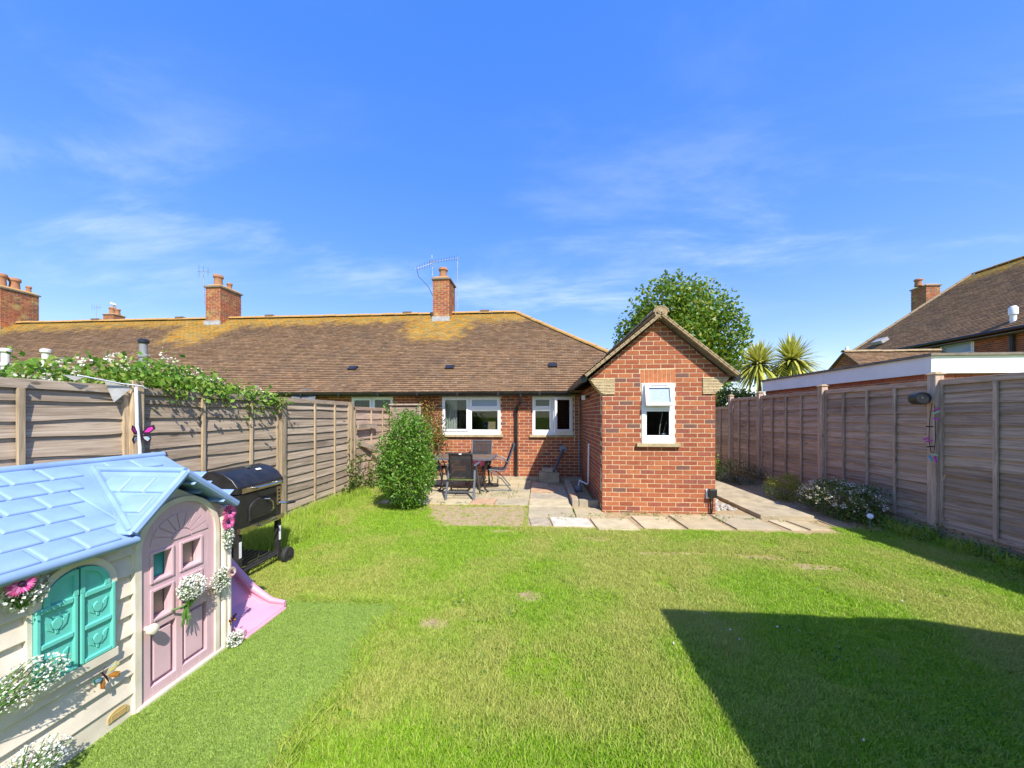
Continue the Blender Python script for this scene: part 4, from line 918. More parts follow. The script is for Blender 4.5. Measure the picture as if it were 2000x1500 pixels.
for sg, e in ((-1, CE0), (1, CE1)):
    MB().tube([(EX + .008, e, CEZ - .014), (EX + .008, CP, CPZ - .014)], .022, 8).build('verge_roll', 'ph_blue', rph, True)
    dn = Vector((0, e - CP, CEZ - CPZ)); ln = dn.length; dn.normalize(); nn_ = Vector((0, -dn.z, dn.y)); nn_ = nn_ if nn_.z > 0 else -nn_
    for r_ in range(3):
        zc = CPZ + dn.z*(.05 + r_*.125 + .055); x = EX - .05 - (.06 if r_ % 2 else 0); xl = xv(zc) + .05
        while x > xl:
            o = link_copy(tile_me, 'roof_tile', rph, Vector((x, CP, CPZ)) + dn*(.105 + r_*.125) + nn_*.001)
            ax_ = Vector((1, 0, 0)); up_ = -dn; o.rotation_euler = Matrix(((ax_.x, up_.x, nn_.x), (ax_.y, up_.y, nn_.y), (ax_.z, up_.z, nn_.z))).to_euler(); x -= .146

# toy slide: chute running towards +x, from behind the end wall
sl = thing('toy_slide', 'pink plastic toddler slide at the far end of the playhouse', 'slide', (-2.5, 2.62, 0))
prof = [(-3.05, .78), (-2.9, .7), (-2.7, .46), (-2.5, .25), (-2.36, .115), (-2.28, .075), (-2.2, .06), (-2.08, .045)]
ch = MB(); Y0, Y1 = 2.43, 2.84
for (xa, za), (xb, zb) in zip(prof[:-1], prof[1:]): ch.hexa([(xa, Y0, za - .03), (xb, Y0, zb - .03), (xb, Y1, zb - .03), (xa, Y1, za - .03)], [(xa, Y0, za), (xb, Y0, zb), (xb, Y1, zb), (xa, Y1, za)])
ch.build('chute', 'ph_slide', sl, True)
for yq in (Y0 - .0, Y1):
    rl = MB(); rl.tube([(x, yq, zq + (.065 if x < -2.35 else .055 if x < -2.25 else .025)) for x, zq in prof], [.03, .03, .03, .03, .03, .026, .022, .016], 10)
    ro_ = rl.build('side_rail', 'ph_slide', sl, True); pn2 = MB()
    for (xa, za), (xb, zb) in zip(prof[:-1], prof[1:]):
        h = lambda x: .065 if x < -2.35 else .055 if x < -2.25 else .02
        pn2.hexa([(xa, yq - .012, za - .03), (xb, yq - .012, zb - .03), (xb, yq + .012, zb - .03), (xa, yq + .012, za - .03)], [(xa, yq - .012, za + h(xa)), (xb, yq - .012, zb + h(xb)), (xb, yq + .012, zb + h(xb)), (xa, yq + .012, za + h(xa))])
    pn2.build('side_panel', 'ph_slide', sl)
sd_ = MB().hexa([(-2.16, Y0, 0), (-2.06, Y0, 0), (-2.06, Y1, 0), (-2.16, Y1, 0)], [(-2.16, Y0, .032), (-2.07, Y0, .04), (-2.07, Y1, .04), (-2.16, Y1, .032)]); sd_.build('foot', 'ph_slide', sl, bevel=.01)
for yq in (Y0 + .03, Y1 - .03): MB().tube([(-3.1, yq, 0), (-3.0, yq, .8)], .028, 8).build('leg', 'ph_slide', sl, True)

# flowers fixed on the playhouse
def gyp(name, label, c, r, nfl, nst, down=None, grp='white flower sprays on the playhouse', size=.0125, extra=None):
    tt = thing(name, label, 'flowers', c, grp); c = np.array(c)
    p, o_ = ellip(nfl, c, r, .55); leaves('blossom', p, size, 'petal_white', tt, o_, .95, .3)
    q, o2 = ellip(nfl, c + np.array([.004, 0, 0]), r, .55); leaves('petals', q, size*.8, 'petal_white', tt, o2, .95, .3)
    st = MB(); root = Vector(c) + Vector(down if down else (-.02, 0, -r[2]*.9))
    for k in range(nst): e = p[k % len(p)]; st.tube([root, root.lerp(Vector(e), .55) + Vector((.01, 0, .01)), e], .0018, 4, False)
    st.build('stems', 'stem_green', tt)
    g_, o3 = ellip(nfl//5, c - np.array([.01, 0, .01]), (r[0]*.8, r[1]*.9, r[2]*.9), .2); leaves('leaves', g_, .022, 'stem_green', tt, o3, .25)
    return tt
t_ = gyp('flower_bouquet', 'round white baby\'s breath bouquet tied to the pink door', (PX + .07, 2.035, .575), (.055, .085, .075), 520, 60, (-.0, -.02, -.12))
bs = MB()
for k in range(16): bs.tube([(PX + .055, 2.015, .49), (PX + .05 + random.uniform(-.01, .02), 2.005 + random.uniform(-.025, .03), .37 + random.uniform(-.02, .04))], .0025, 4)
bs.tube([(PX + .03, 1.95, .475), (PX + .06, 1.99, .48), (PX + .07, 2.035, .495)], .006, 5); bs.build('stalks', 'stem_green', t_)
gyp('flower_spray', 'white flower spray below the two pink daisies', (PX + .045, 2.315, .79), (.03, .04, .1), 200, 30)
gyp('flower_spray', 'white flower spray with one blush daisy on the corner column', (PX + .05, 2.26, .52), (.04, .085, .085), 240, 40)
gyp('flower_spray', 'white flower bunch lying at the foot of the corner column', (PX + .06, 2.35, .07), (.05, .06, .05), 240, 40)
gyp('flower_spray', 'white flower spray round the magenta flower under the eave', (PX + .05, 1.335, .89), (.05, .08, .09), 170, 40)
gyp('flower_spray', 'leafy white flower spray across the lower corner of the green shutter', (PX + .07, 1.31, .52), (.06, .16, .085), 420, 70, (0, -.2, -.06))
gyp('flower_spray', 'white flower clump at the playhouse base near the picture corner', (PX + .08, 1.33, .16), (.07, .13, .1), 420, 70, (-.02, -.05, -.12))
def daisy(label, c, r, m, n=26):
    tt = thing('daisy', label, 'flower', c, 'artificial daisies on the playhouse'); V = []; Q = []
    for ring, (rr, tilt) in enumerate(((r, .1), (r*.75, .4))):
        for k in range(n):
            a = 2*PI*k/n + ring*.1 + random.uniform(-.05, .05); d = np.array([tilt*rr, math.cos(a)*rr, math.sin(a)*rr]); s_ = np.array([0, -math.sin(a), math.cos(a)])*rr*.13
            b_ = np.array(c) + np.array([.004*ring, 0, 0]); i_ = len(V); V += [b_, b_ + d*.6 + s_, b_ + d, b_ + d*.6 - s_]; Q.append([i_, i_+1, i_+2, i_+3])
    np_mesh('petals', np.array(V), np.array(Q), m, tt)
    MB().lathe([(r*.25, 0), (r*.22, .008), (r*.05, .014)], (c[0] + .004, c[1], c[2]), 10, Matrix.Rotation(R(90), 3, 'Y')).build('flower_centre', 'butterfly_dark', tt, True)
daisy('magenta daisy at the top of the corner column', (PX + .055, 2.31, .95), .058, 'petal_pink')
daisy('paler pink daisy just below the magenta one', (PX + .055, 2.30, .885), .055, 'petal_pink')
daisy('blush daisy in the spray beside the door', (PX + .09, 2.29, .555), .038, 'petal_blush')
daisy('large magenta flower under the eave beside the shuttered window', (PX + .085, 1.3, .93), .05, 'petal_pink')
def butterfly(label, c, ax_u, ax_v, nrm, s, mats, grp=None):
    tt = thing('butterfly', label, 'butterfly', c, grp); c = Vector(c); U, V_, Nn = Vector(ax_u), Vector(ax_v), Vector(nrm)
    def wing(pts, m, lift):
        mb = MB(); mb.prism(pts, lambda u, v, d: c + (U*u + V_*v)*s + Nn*(d + lift*abs(u)*s + .012), 0, .002); return mb.build('wing', m, tt)
    for sg in (-1, 1):
        w1 = [(sg*.08, .05), (sg*.5, .75), (sg*.95, .95), (sg*1.05, .55), (sg*.6, .05)]; w2 = [(sg*.08, -.02), (sg*.6, -.02), (sg*.85, -.4), (sg*.6, -.85), (sg*.25, -.5)]
        a = wing(w1 if sg > 0 else w1[::-1], mats[0 if sg < 0 else 1], .5); b = wing(w2 if sg < 0 else w2[::-1], mats[2], .4)
        for w_, m_ in ((w1, mats[3]), (w2, mats[4])):
            cx_ = sum(q[0] for q in w_)/5; cv = sum(q[1] for q in w_)/5; q2 = [(cx_ + (q[0]-cx_)*.55, cv + (q[1]-cv)*.55) for q in w_]
            mb = MB(); mb.prism(q2 if sg > 0 else q2[::-1], lambda u, v, d: c + (U*u + V_*v)*s + Nn*(d + .5*abs(u)*s + .0145), 0, .002); mb.build('wing_spot', m_, tt)
    bd = MB(); bd.tube([c - V_*s*.7 + Nn*.014, c + Nn*.018, c + V_*s*.6 + Nn*.014], [s*.04, s*.09, s*.06], 8); bd.build('body', 'butterfly_dark', tt, True)
    an = MB()
    for sg in (-1, 1): an.tube([c + V_*s*.6 + Nn*.014, c + V_*s*1.1 + U*sg*s*.25 + Nn*.03], .0012, 4)
    an.build('antenna', 'wire', tt)
butterfly('multicoloured metal butterfly on the clapboards below the green shutters', (PX + .02, 1.625, .325), (0, .9, .3), (0, -.4, .9), (1, 0, 0), .055, ['wing_green', 'wing_blue', 'wing_orange', 'wing_blue', 'wing_orange'])
butterfly('small dark butterfly low on the playhouse corner column', (PX + .03, 2.345, .2), (0, .9, .3), (0, -.3, .9), (1, 0, 0), .035, ['wing_orange', 'butterfly_dark', 'butterfly_dark', 'butterfly_dark', 'wing_orange'])
butterfly('pink and black butterfly ornament on the pale fence post', (LX + .09, 3.15, 1.42), (0, 1, 0), (0, 0, 1), (1, 0, 0), .1, ['butterfly_dark', 'butterfly_dark', 'butterfly_dark', 'wing_pink', 'wing_blue'])
# bunting on the fence
bf = thing('bunting', 'white triangular bunting flag and ribbon tied to the pale fence post', 'bunting', (LX + .1, 3.1, 1.9))
MB().prism([(2.9, 1.91), (3.1, 1.86), (2.97, 1.72)], lambda u, v, d: (LX + .07 + d + (u - 2.9)*.1, u, v), 0, .004).build('flag', 'bunting', bf)
rb_ = MB(); rb_.tube([(LX + .1, 2.7, 1.93), (LX + .1, 3.0, 1.89), (LX + .11, 3.17, 1.88), (LX + .11, 3.21, 1.86)], .006, 5); rb_.tube([(LX + .1, 3.13, 1.87), (LX + .105, 3.135, 1.5), (LX + .115, 3.15, 1.3), (LX + .11, 3.16, .7)], .013, 6); rb_.build('ribbon', 'plastic_white', bf)
MB().prism([(2.62, 1.93), (2.76, 1.92), (2.7, 1.885)], lambda u, v, d: (LX + .07 + d, u, v), 0, .004).build('flag', 'bunting', bf)
# lamp and pegs on the right fence
lp = thing('wall_lamp', 'dark cylindrical spot lamp on the shaded fence post', 'lamp', (5.08, 5.18, 1.83))
Ml = Matrix.Rotation(R(-75), 3, 'X') @ Matrix.Rotation(R(0), 3, 'Y')
dl = Vector((-.35, -.94, .02)).normalized(); Mq = dl.to_track_quat('Z', 'Y').to_matrix()
c_ = Vector((5.0, 5.2, 1.83)) - dl*.02
MB().lathe([(.05, -.1), (.078, -.08), (.082, .09), (.072, .1), (.07, .085)], c_, 20, Mq).build('housing', 'plastic_black', lp, True)
MB().lathe([(.069, .08), (.03, .065), (.028, .08), (.01, .085)], c_, 20, Mq).build('lens', 'chrome', lp, True); MB().tube([c_ - dl*.05, (5.12, 5.2, 1.78)], .012, 6).build('bracket', 'plastic_black', lp)
pg = thing('peg_string', 'black wire loop of coloured clothes pegs hanging under the spot lamp', 'pegs', (5.08, 5.15, 1.7))
MB().tube([(5.07, 5.12, 1.76), (5.06, 5.14, 1.55), (5.06, 5.15, 1.3), (5.06, 5.13, 1.14), (5.06, 5.09, 1.12), (5.06, 5.07, 1.3), (5.06, 5.08, 1.74)], .004, 5).build('wire', 'wire', pg)
for (y, z_, m_, an) in ((5.05, 1.68, 'peg_purple', .5), (5.05, 1.64, 'peg_green', .4), (5.05, 1.56, 'peg_purple', -.2), (5.17, 1.3, 'peg_purple', .4), (5.14, 1.27, 'peg_purple', .3), (5.07, 1.1, 'peg_green', 0), (5.12, 1.05, 'peg_blue', -.9), (5.06, 1.04, 'peg_purple', -1.2), (5.13, 1.46, 'wire', .0), (5.12, 1.2, 'wire', .1)):
    MB().obox((5.05, y, z_), (.006, 0, 0), (0, math.cos(an)*.04, -math.sin(an)*.04), (0, math.sin(an)*.008, math.cos(an)*.008)).build('peg', m_, pg)
sol = thing('solar_light', 'small white solar disc light among weeds near the shrub', 'light', (4.6, 5.45, 0)); Ms = Vector((-.5, -.7, .5)).normalized().to_track_quat('Z', 'Y').to_matrix()
MB().lathe([(.034, -.01), (.038, 0), (.034, .006), (.024, .009)], (4.6, 5.45, .2), 16, Ms).build('disc', 'plastic_white', sol, True); MB().tube([(4.61, 5.47, .19), (4.62, 5.48, 0)], .006, 5).build('stake', 'plastic_grey', sol)

# ------------------------------------------------------------------ charcoal barbecue
bq = thing('barbecue', 'black charcoal barbecue trolley standing by the pale fence', 'barbecue', (-3.05, 3.45, 0))
BX0, BX1, BY0, BY1 = -3.34, -2.78, 3.17, 3.75
bd = MB().hexa([(BX0 + .05, BY0 + .02, .52), (BX1 - .0, BY0 + .02, .52), (BX1 - .0, BY1 - .02, .52), (BX0 + .05, BY1 - .02, .52)], [(BX0, BY0, .86), (BX1, BY0, .86), (BX1, BY1, .86), (BX0, BY1, .86)]); bd.build('firebox', 'bbq_black', bq, bevel=.008)
lid = MB(); P_ = [(BX1 + .004, .865), (BX1 + .004, .93), (BX1 - .05, 1.0), (BX1 - .14, 1.06), (BX1 - .26, 1.085), (BX1 - .38, 1.06), (BX0 + .03, .99), (BX0 - .004, .93), (BX0 - .004, .865)]
lid.prism(P_, lambda u, v, d: (u, BY0 - .012 + d, v), 0, BY1 - BY0 + .024); lo = lid.build('lid', 'bbq_black', bq, True, bevel=.008)
MB().box(BX1 + .004, BX1 + .012, BY0 + .03, BY1 - .03, .868, .915).build('lid_trim', 'steel_strip', lo)
hd = MB().tube([(BX1 + .012, BY0 + .17, .9), (BX1 + .06, BY0 + .17, .905), (BX1 + .065, BY0 + .19, .905), (BX1 + .065, BY1 - .11, .905), (BX1 + .06, BY1 - .09, .905), (BX1 + .012, BY1 - .09, .9)], .011, 10); hd.build('lid_handle', 'chrome', lo, True)
MB().lathe([(.035, 0), (.035, .012), (.015, .018)], (BX1 - .19, BY0 + .33, 1.075), 16).build('thermometer', 'chrome', lo, True)
MB().obox((BX1 - .11, BY0 + .38, 1.052), (.012, 0, -.006), (0, .03, 0), (.001, 0, .002)).build('badge', 'plastic_white', lo)
vn = MB(); vc = Vector((BX0 + .3, BY0 - .014, .95))
for k in range(4):
    a = k*PI/2 + .4; vn.prism([(0.008*math.cos(a), .008*math.sin(a)), (.035*math.cos(a - .3), .035*math.sin(a - .3)), (.035*math.cos(a + .3), .035*math.sin(a + .3))], lambda u, v, d: (vc.x + u, vc.y - d, vc.z + v), 0, .003)
vn.build('air_vent', 'wire', lo); MB().lathe([(.012, 0), (.01, .01)], vc, 10, Matrix.Rotation(R(90), 3, 'X')).build('vent_knob', 'chrome', lo)
dd_ = MB(); dpoly = arch(BY0 + .12, BY0 + .43, .585, .70, .79, 10); dd_.prism(dpoly, lambda u, v, d: (BX1 + d, u, v), -.02, .014); do_ = dd_.build('ash_door', 'bbq_matt', bq, bevel=.006)
MB().prism([(q[0]*1.0 + (BY0 + .275 - q[0])*.12, .585 + (q[1] - .585)*.88 + .012) for q in dpoly], lambda u, v, d: (BX1 + d, u, v), .014, .02).build('door_inset', 'bbq_black', do_)
MB().tube([(BX1 + .02, BY0 + .30, .765), (BX1 + .05, BY0 + .33, .76), (BX1 + .05, BY0 + .37, .72), (BX1 + .05, BY0 + .385, .65), (BX1 + .02, BY0 + .385, .62)], .007, 8).build('door_handle', 'chrome', do_, True)
MB().box(BX1 - .005, BX1 + .012, BY1 - .1, BY1 - .03, .66, .85).build('height_plate', 'steel_strip', bq)
hp = MB()
for k in range(4): hp.lathe([(.012, 0), (.012, .004)], (BX1 + .012, BY1 - .065, .70 + k*.038), 10, Matrix.Rotation(R(90), 3, 'Y'))
hp.build('height_slots', 'wire', bq)
MB().tube([(BX1 + .012, BY1 - .06, .68), (BX1 + .05, BY1 - .03, .665), (BX1 + .06, BY1 + .05, .655)], .011, 8).build('crank', 'chrome', bq, True); MB().tube([(BX1 + .06, BY1 + .0, .66), (BX1 + .06, BY1 + .11, .648)], .017, 10).build('crank_grip', 'rubber', bq, True)
MB().box(BX1 - .01, BX1 + .02, BY0 + .0, BY1 + .0, .50, .548).build('front_rail', 'steel_strip', bq)
MB().tube([(BX1 + .02, BY0 + .2, .53), (BX1 + .065, BY0 + .21, .53), (BX1 + .065, BY1 - .16, .53), (BX1 + .02, BY1 - .15, .53)], .010, 8).build('towel_bar', 'chrome', bq, True)
MB().tube([(BX1 - .1, BY0 - .01, .7), (BX1 - .09, BY0 - .07, .69), (BX1 - .05, BY0 - .09, .7)], .007, 6).build('bottle_opener', 'chrome', bq)
for x, y in ((BX1 - .03, BY0 + .03), (BX0 + .08, BY0 + .03), (BX1 - .03, BY1 - .03), (BX0 + .08, BY1 - .03)):
    lg = MB().box(x - .024, x + .024, y - .024, y + .024, .0 if y < 3.6 else .09, .53); lgo = lg.build('leg', 'bbq_matt', bq, bevel=.004)
    if x > -3.1: MB().box(x + .0242, x + .0262, y - .014, y + .014, .27, .42).build('sticker', 'plastic_white', lgo)
for x in (BX1 - .03, BX0 + .08): MB().tube([(x, BY0 + .03, .12), (x, BY1 + .03, .12)], .014, 8).build('shelf_rail', 'bbq_matt', bq, True)
for k in range(8):
    x = BX0 + .1 + k*.058; MB().box(x - .012, x + .012, BY0 + .04, BY1 + .0, .128, .14).build('shelf_slat', 'bbq_matt', bq)
MB().tube([(BX0 + .02, BY1 + .03, .085), (BX1 + .05, BY1 + .03, .085)], .008, 8).build('axle', 'metal_grey', bq)
for x in (BX1 + .035, BX0 + .01):
    My = Matrix.Rotation(R(90), 3, 'Y'); w_ = MB().lathe([(.05, -.024), (.078, -.024), (.085, -.014), (.085, .014), (.078, .024), (.05, .024)], (x, BY1 + .03, .085), 22, My); wo_ = w_.build('wheel', 'rubber', bq, True)
    h_ = MB().lathe([(.018, -.03), (.018, .03)], (x, BY1 + .03, .085), 12, My)
    for k in range(6): a = k*PI/3; h_.obox((x + .005, BY1 + .03 + .034*math.cos(a), .085 + .034*math.sin(a)), (.021, 0, 0), (0, .02*math.cos(a), .02*math.sin(a)), (0, -.006*math.sin(a), .006*math.cos(a)))
    h_.build('hub', 'bbq_matt', wo_)
# ------------------------------------------------------------------ patio furniture
tb_ = thing('patio_table', 'dark rectangular patio table with slatted top', 'table', (-1.58, 7.75, 0))
tp = MB(); 
for k in range(9): y = 7.36 + k*.094; MB().box(-2.16, -1.0, y, y + .088, .70, .722).build('top_slat', 'table_top', tb_, bevel=.004)
fr3 = MB(); fr3.box(-2.2, -2.162, 7.33, 8.23, .69, .725); fr3.box(-.998, -.96, 7.33, 8.23, .69, .725); fr3.box(-2.162, -.998, 7.33, 7.356, .69, .725); fr3.box(-2.162, -.998, 8.206, 8.23, .69, .725); fr3.build('top_frame', 'metal_grey', tb_)
for x, y in ((-2.1, 7.42), (-1.06, 7.42), (-2.1, 8.14), (-1.06, 8.14)):
    s_ = 1 if x > -1.5 else -1; MB().tube([(x, y, .69), (x - s_*.1, y, .4), (x - s_*.06, y, .1), (x + s_*.02, y, .03)], .018, 8).build('leg', 'bbq_black', tb_, True)
cl = MB()
for k in range(12):
    a, b = -1.62 + .5*k/12, -1.62 + .5*(k+1)/12; wv = lambda q: 7.345 - .02 - .012*math.sin(q*60)
    cl.hexa([(a, wv(a), .585), (b, wv(b), .585), (b, 7.345, .585), (a, 7.345, .585)], [(a, wv(a), .69), (b, wv(b), .69), (b, 7.345, .69), (a, 7.345, .69)])
tag(cl.build('cloth', 'cloth_maroon', None), 'maroon cloth bundle hanging under the patio table edge', 'cloth')
def chair_sling(loc, rz, label):
    t_ = thing('patio_chair', label, 'chair', (0, 0, 0), 'patio chairs round the table')
    prof = [(.27, .43), (.2, .45), (.0, .425), (-.16, .41), (-.23, .44), (-.3, .62), (-.385, .85), (-.42, .96)]
    for nm, pr in (('seat', prof[:5]), ('backrest', prof[4:])):
        b = MB()
        for (ya, za), (yb, zb) in zip(pr[:-1], pr[1:]): b.hexa([(-.225, ya, za), (.225, ya, za), (.225, yb, zb), (-.225, yb, zb)], [(-.225, ya, za + .008), (.225, ya, za + .008), (.225, yb - .006, zb + .008), (-.225, yb - .006, zb + .008)])
        b.build(nm, 'sling', t_)
    for s in (-1, 1):
        x = s*.24
        MB().tube([(x, q[0], q[1]) for q in prof], .014, 8).build('side_rail', 'metal_grey', t_, True)
        MB().tube([(x*1.08, .30, .0), (x*1.08, .25, .3), (x*1.1, .2, .52), (x*1.12, .12, .63), (x*1.12, -.02, .675), (x*1.12, -.18, .65), (x*1.1, -.27, .6), (x*1.02, -.3, .56)], .013, 8).build('armrest', 'metal_grey', t_, True)
        MB().tube([(x*1.05, .1, .42), (x*1.08, -.15, .25), (x*1.08, -.36, .0)], .013, 8).build('leg', 'metal_grey', t_, True)
        MB().tube([(x*1.08, .30, .012), (x*1.08, -.36, .012)], .011, 6).build('skid', 'metal_grey', t_, True)
    MB().tube([(-.24, -.42, .965), (.24, -.42, .965)], .014, 8).build('top_bar', 'metal_grey', t_, True); MB().tube([(-.25, .2, .43), (.25, .2, .43)], .012, 8).build('stretcher', 'metal_grey', t_, True)
    t_.location = loc; t_.rotation_euler = (0, 0, rz); return t_
ca = chair_sling((-.98, 7.85, .03), R(97), 'reclining black mesh patio chair beside the downpipe')
for lc, rz, lb in (((-2.32, 7.75, .03), R(-88), 'black mesh patio chair half hidden by the big bush'), ((-1.4, 8.42, .03), R(180), 'black mesh patio chair facing the camera behind the table')):
    c2_ = copy_tree(ca); c2_.location = lc; c2_.rotation_euler = (0, 0, rz); c2_['label'] = lb
fc = thing('patio_chair', 'upright black folding patio chair with its back to the lawn', 'chair', (-1.49, 6.95, .03), 'patio chairs round the table'); fo = Vector((-1.49, 6.95, .03)); ORG[fc.name] = fo
def fb(a, b, c, d, e, f): return MB().box(fo.x + a, fo.x + b, fo.y + c, fo.y + d, fo.z + e, fo.z + f)
bk = MB(); bk.hexa([fo + Vector(q) for q in ((-.2, -.06, .36), (.2, -.06, .36), (.2, -.05, .36), (-.2, -.05, .36))], [fo + Vector(q) for q in ((-.2, -.17, .84), (.2, -.17, .84), (.2, -.16, .84), (-.2, -.16, .84))]); bk.build('backrest', 'sling', fc)
for s in (-1, 1):
    MB().tube([fo + Vector((s*.215, -.05, .34)), fo + Vector((s*.215, -.17, .85))], .016, 8).build('back_rail', 'bbq_black', fc, True)
    b = MB(); b.hexa([fo + Vector(q) for q in ((s*.265 - .02, -.26, 0), (s*.265 + .02, -.26, 0), (s*.265 + .02, -.22, 0), (s*.265 - .02, -.22, 0))], [fo + Vector(q) for q in ((s*.25 - .018, -.02, .62), (s*.25 + .018, -.02, .62), (s*.25 + .018, .02, .62), (s*.25 - .018, .02, .62))]); b.build('leg', 'metal_grey', fc, bevel=.004)
    b = MB(); b.hexa([fo + Vector(q) for q in ((s*.285 - .016, .34, 0), (s*.285 + .016, .34, 0), (s*.285 + .016, .38, 0), (s*.285 - .016, .38, 0))], [fo + Vector(q) for q in ((s*.285 - .016, -.1, .58), (s*.285 + .016, -.1, .58), (s*.285 + .016, -.06, .58), (s*.285 - .016, -.06, .58))]); b.build('leg', 'metal_grey', fc, bevel=.004)
    fb(s*.27 - .025, s*.27 + .025, -.12, .36, .61, .64).build('armrest', 'metal_grey', fc, bevel=.006)
MB().tube([fo + Vector((-.215, -.17, .85)), fo + Vector((.215, -.17, .85))], .02, 8).build('top_bar', 'bbq_black', fc, True)
fb(-.26, .26, -.165, -.145, .35, .375).build('stretcher', 'chrome', fc); fb(-.26, .26, -.21, -.19, .13, .15).build('stretcher', 'metal_grey', fc)
b = MB(); b.hexa([fo + Vector(q) for q in ((-.22, -.06, .40), (.22, -.06, .40), (.22, .36, .44), (-.22, .36, .44))], [fo + Vector(q) for q in ((-.22, -.06, .412), (.22, -.06, .412), (.22, .36, .452), (-.22, .36, .452))]); b.build('seat', 'sling', fc)
fb(-.025, .025, -.195, -.188, .84, .86).build('care_tag', 'plastic_white', fc)

# ------------------------------------------------------------------ bushes and trees
def limb_tree(mb, base, targets, r0, seed=0, mid=.45):
    rs = random.Random(seed); base = Vector(base)
    for tg in targets:
        tg = Vector(tg); m1 = base.lerp(tg, mid) + Vector((rs.uniform(-.1, .1), rs.uniform(-.1, .1), rs.uniform(0, .15)))*(tg - base).length*.4
        mb.tube([base, m1, tg], [r0, r0*.6, r0*.2], 6, False)
bush = thing('bush', 'big glossy green bush growing in front of the patio chairs', 'bush', (-2.28, 6.1, 0))
P1, O1 = ellip(4800, (-2.27, 6.1, .62), (.5, .5, .6), .72); P2, O2 = ellip(2600, (-2.24, 6.1, 1.1), (.34, .36, .62), .7); P3, O3 = ellip(6000, (-2.26, 6.1, .85), (.5, .46, .84), .7, 90, .13)
k = P3[:, 2] > .03
leaves('foliage', np.concatenate([P1, P2, P3[k]])[:], .05, 'leaf_bush', bush, np.concatenate([O1, O2, O3[k]]), .55, .3, kind='stuff')
sp = []
for _ in range(70):
    a = random.uniform(0, 6.28); h = random.uniform(.3, 1.68); q = Vector((-2.26 + math.cos(a)*.46*(1 - .35*(h - .4)/1.2), 6.1 + math.sin(a)*.44, h)); d = Vector((math.cos(a)*.35, math.sin(a)*.3, .9)).normalized()
    sp += [tuple(q + d*s_ + Vector((random.uniform(-.03, .03), random.uniform(-.03, .03), 0))) for s_ in np.linspace(0, random.uniform(.1, .27), 12)]
leaves('shoots', np.array(sp), .05, 'leaf_bush', bush, None, .5, kind='stuff')
st = MB(); limb_tree(st, (-2.26, 6.1, -.02), [(-2.26 + random.uniform(-.38, .38), 6.1 + random.uniform(-.35, .35), random.uniform(.5, 1.6)) for _ in range(16)], .028, 3); st.build('stems', 'bark', bush)
fi = thing('wall_shrub', 'orange tinted climbing shrub on the bungalow wall behind the bush', 'shrub', (-2.7, 8.95, 0))
A_, B_ = ellip(420, (-2.85, 8.95, 1.85), (.3, .08, .3), .1); A2, B2 = ellip(600, (-2.65, 8.93, 1.25), (.32, .12, .45), .1, 22, .22); A3, B3 = ellip(400, (-2.5, 8.9, .6), (.35, .18, .5), .1, 18, .22)
leaves('foliage', np.concatenate([A_, A2]), .05, 'leaf_autumn', fi, None, .55, kind='stuff'); leaves('green_foliage', np.concatenate([A2 + .03, A3]), .05, 'leaf_shrub', fi, None, .55, kind='stuff')
st = MB(); limb_tree(st, (-2.6, 8.98, 0), [(-3.0, 8.97, 2.05), (-2.8, 8.97, 1.9), (-2.5, 8.96, 1.7), (-2.7, 8.95, 1.3), (-2.35, 8.93, 1.5)], .015, 4); st.build('stems', 'bark', fi)
# brambles over the fence
br = thing('bramble', 'flowering bramble hedge spilling over the top of the pale fence', 'bramble', (-4.15, 3.4, 0))
pts = []
for _ in range(95):
    y = random.uniform(1.6, 5.05); tq = (y - 1.6)/3.45
    hgt = 1.89 + .2*math.exp(-((y - 3.6)/.65)**2) - (.09 if y < 2.75 else 0) - max(0, y - 4.2)*.13
    x = random.uniform(-4.5, -3.84); c = np.array([x, y, hgt - random.uniform(0, .2) + (.05 if x < -4.1 else 0)])
    pts.append(c + RNG.normal(size=(75, 3))*np.array([.1, .13, .075]))
for y, zt in ((4.55, 1.9), (4.85, 1.84), (5.0, 1.8), (3.9, 1.88), (3.5, 1.87)): pts.append(np.array([-3.78, y, zt]) + RNG.normal(size=(60, 3))*np.array([.05, .1, .06]))
Pb = np.concatenate(pts); Pb = Pb[(Pb[:, 2] > 1.9) | ((Pb[:, 0] > -3.83) & (Pb[:, 1] > 3.35)) | (Pb[:, 0] < -3.95)]
leaves('foliage', Pb, .06, 'leaf_bramble', br, None, .7, .25, 1.2, kind='stuff')
fp = []
for _ in range(34):
    y = random.choice((random.gauss(3.2, .35), random.gauss(4.2, .3), random.uniform(1.8, 5))); c = np.array([random.uniform(-4.3, -3.85), y, 1.93 + .22*math.exp(-((y - 3.6)/.65)**2) - (.06 if y < 2.75 else 0) + random.uniform(-.02, .1) - max(0, y - 4.2)*.11])
    fp.append(c + RNG.normal(size=(14, 3))*.028)
leaves('blossom', np.concatenate(fp), .026, 'petal_cream', br, None, .9, .2, kind='stuff')
st = MB()
for _ in range(26): y = random.uniform(1.7, 5); e = (random.uniform(-4.2, -3.8), y + random.uniform(-.3, .5), random.uniform(1.85, 2.05) - max(0, y - 4)*.2); st.tube([(-4.3, y, 0), (-4.25, y, 1.5), e], [.012, .01, .004], 5, False)
st.build('canes', 'bark', br)
lf = MB()
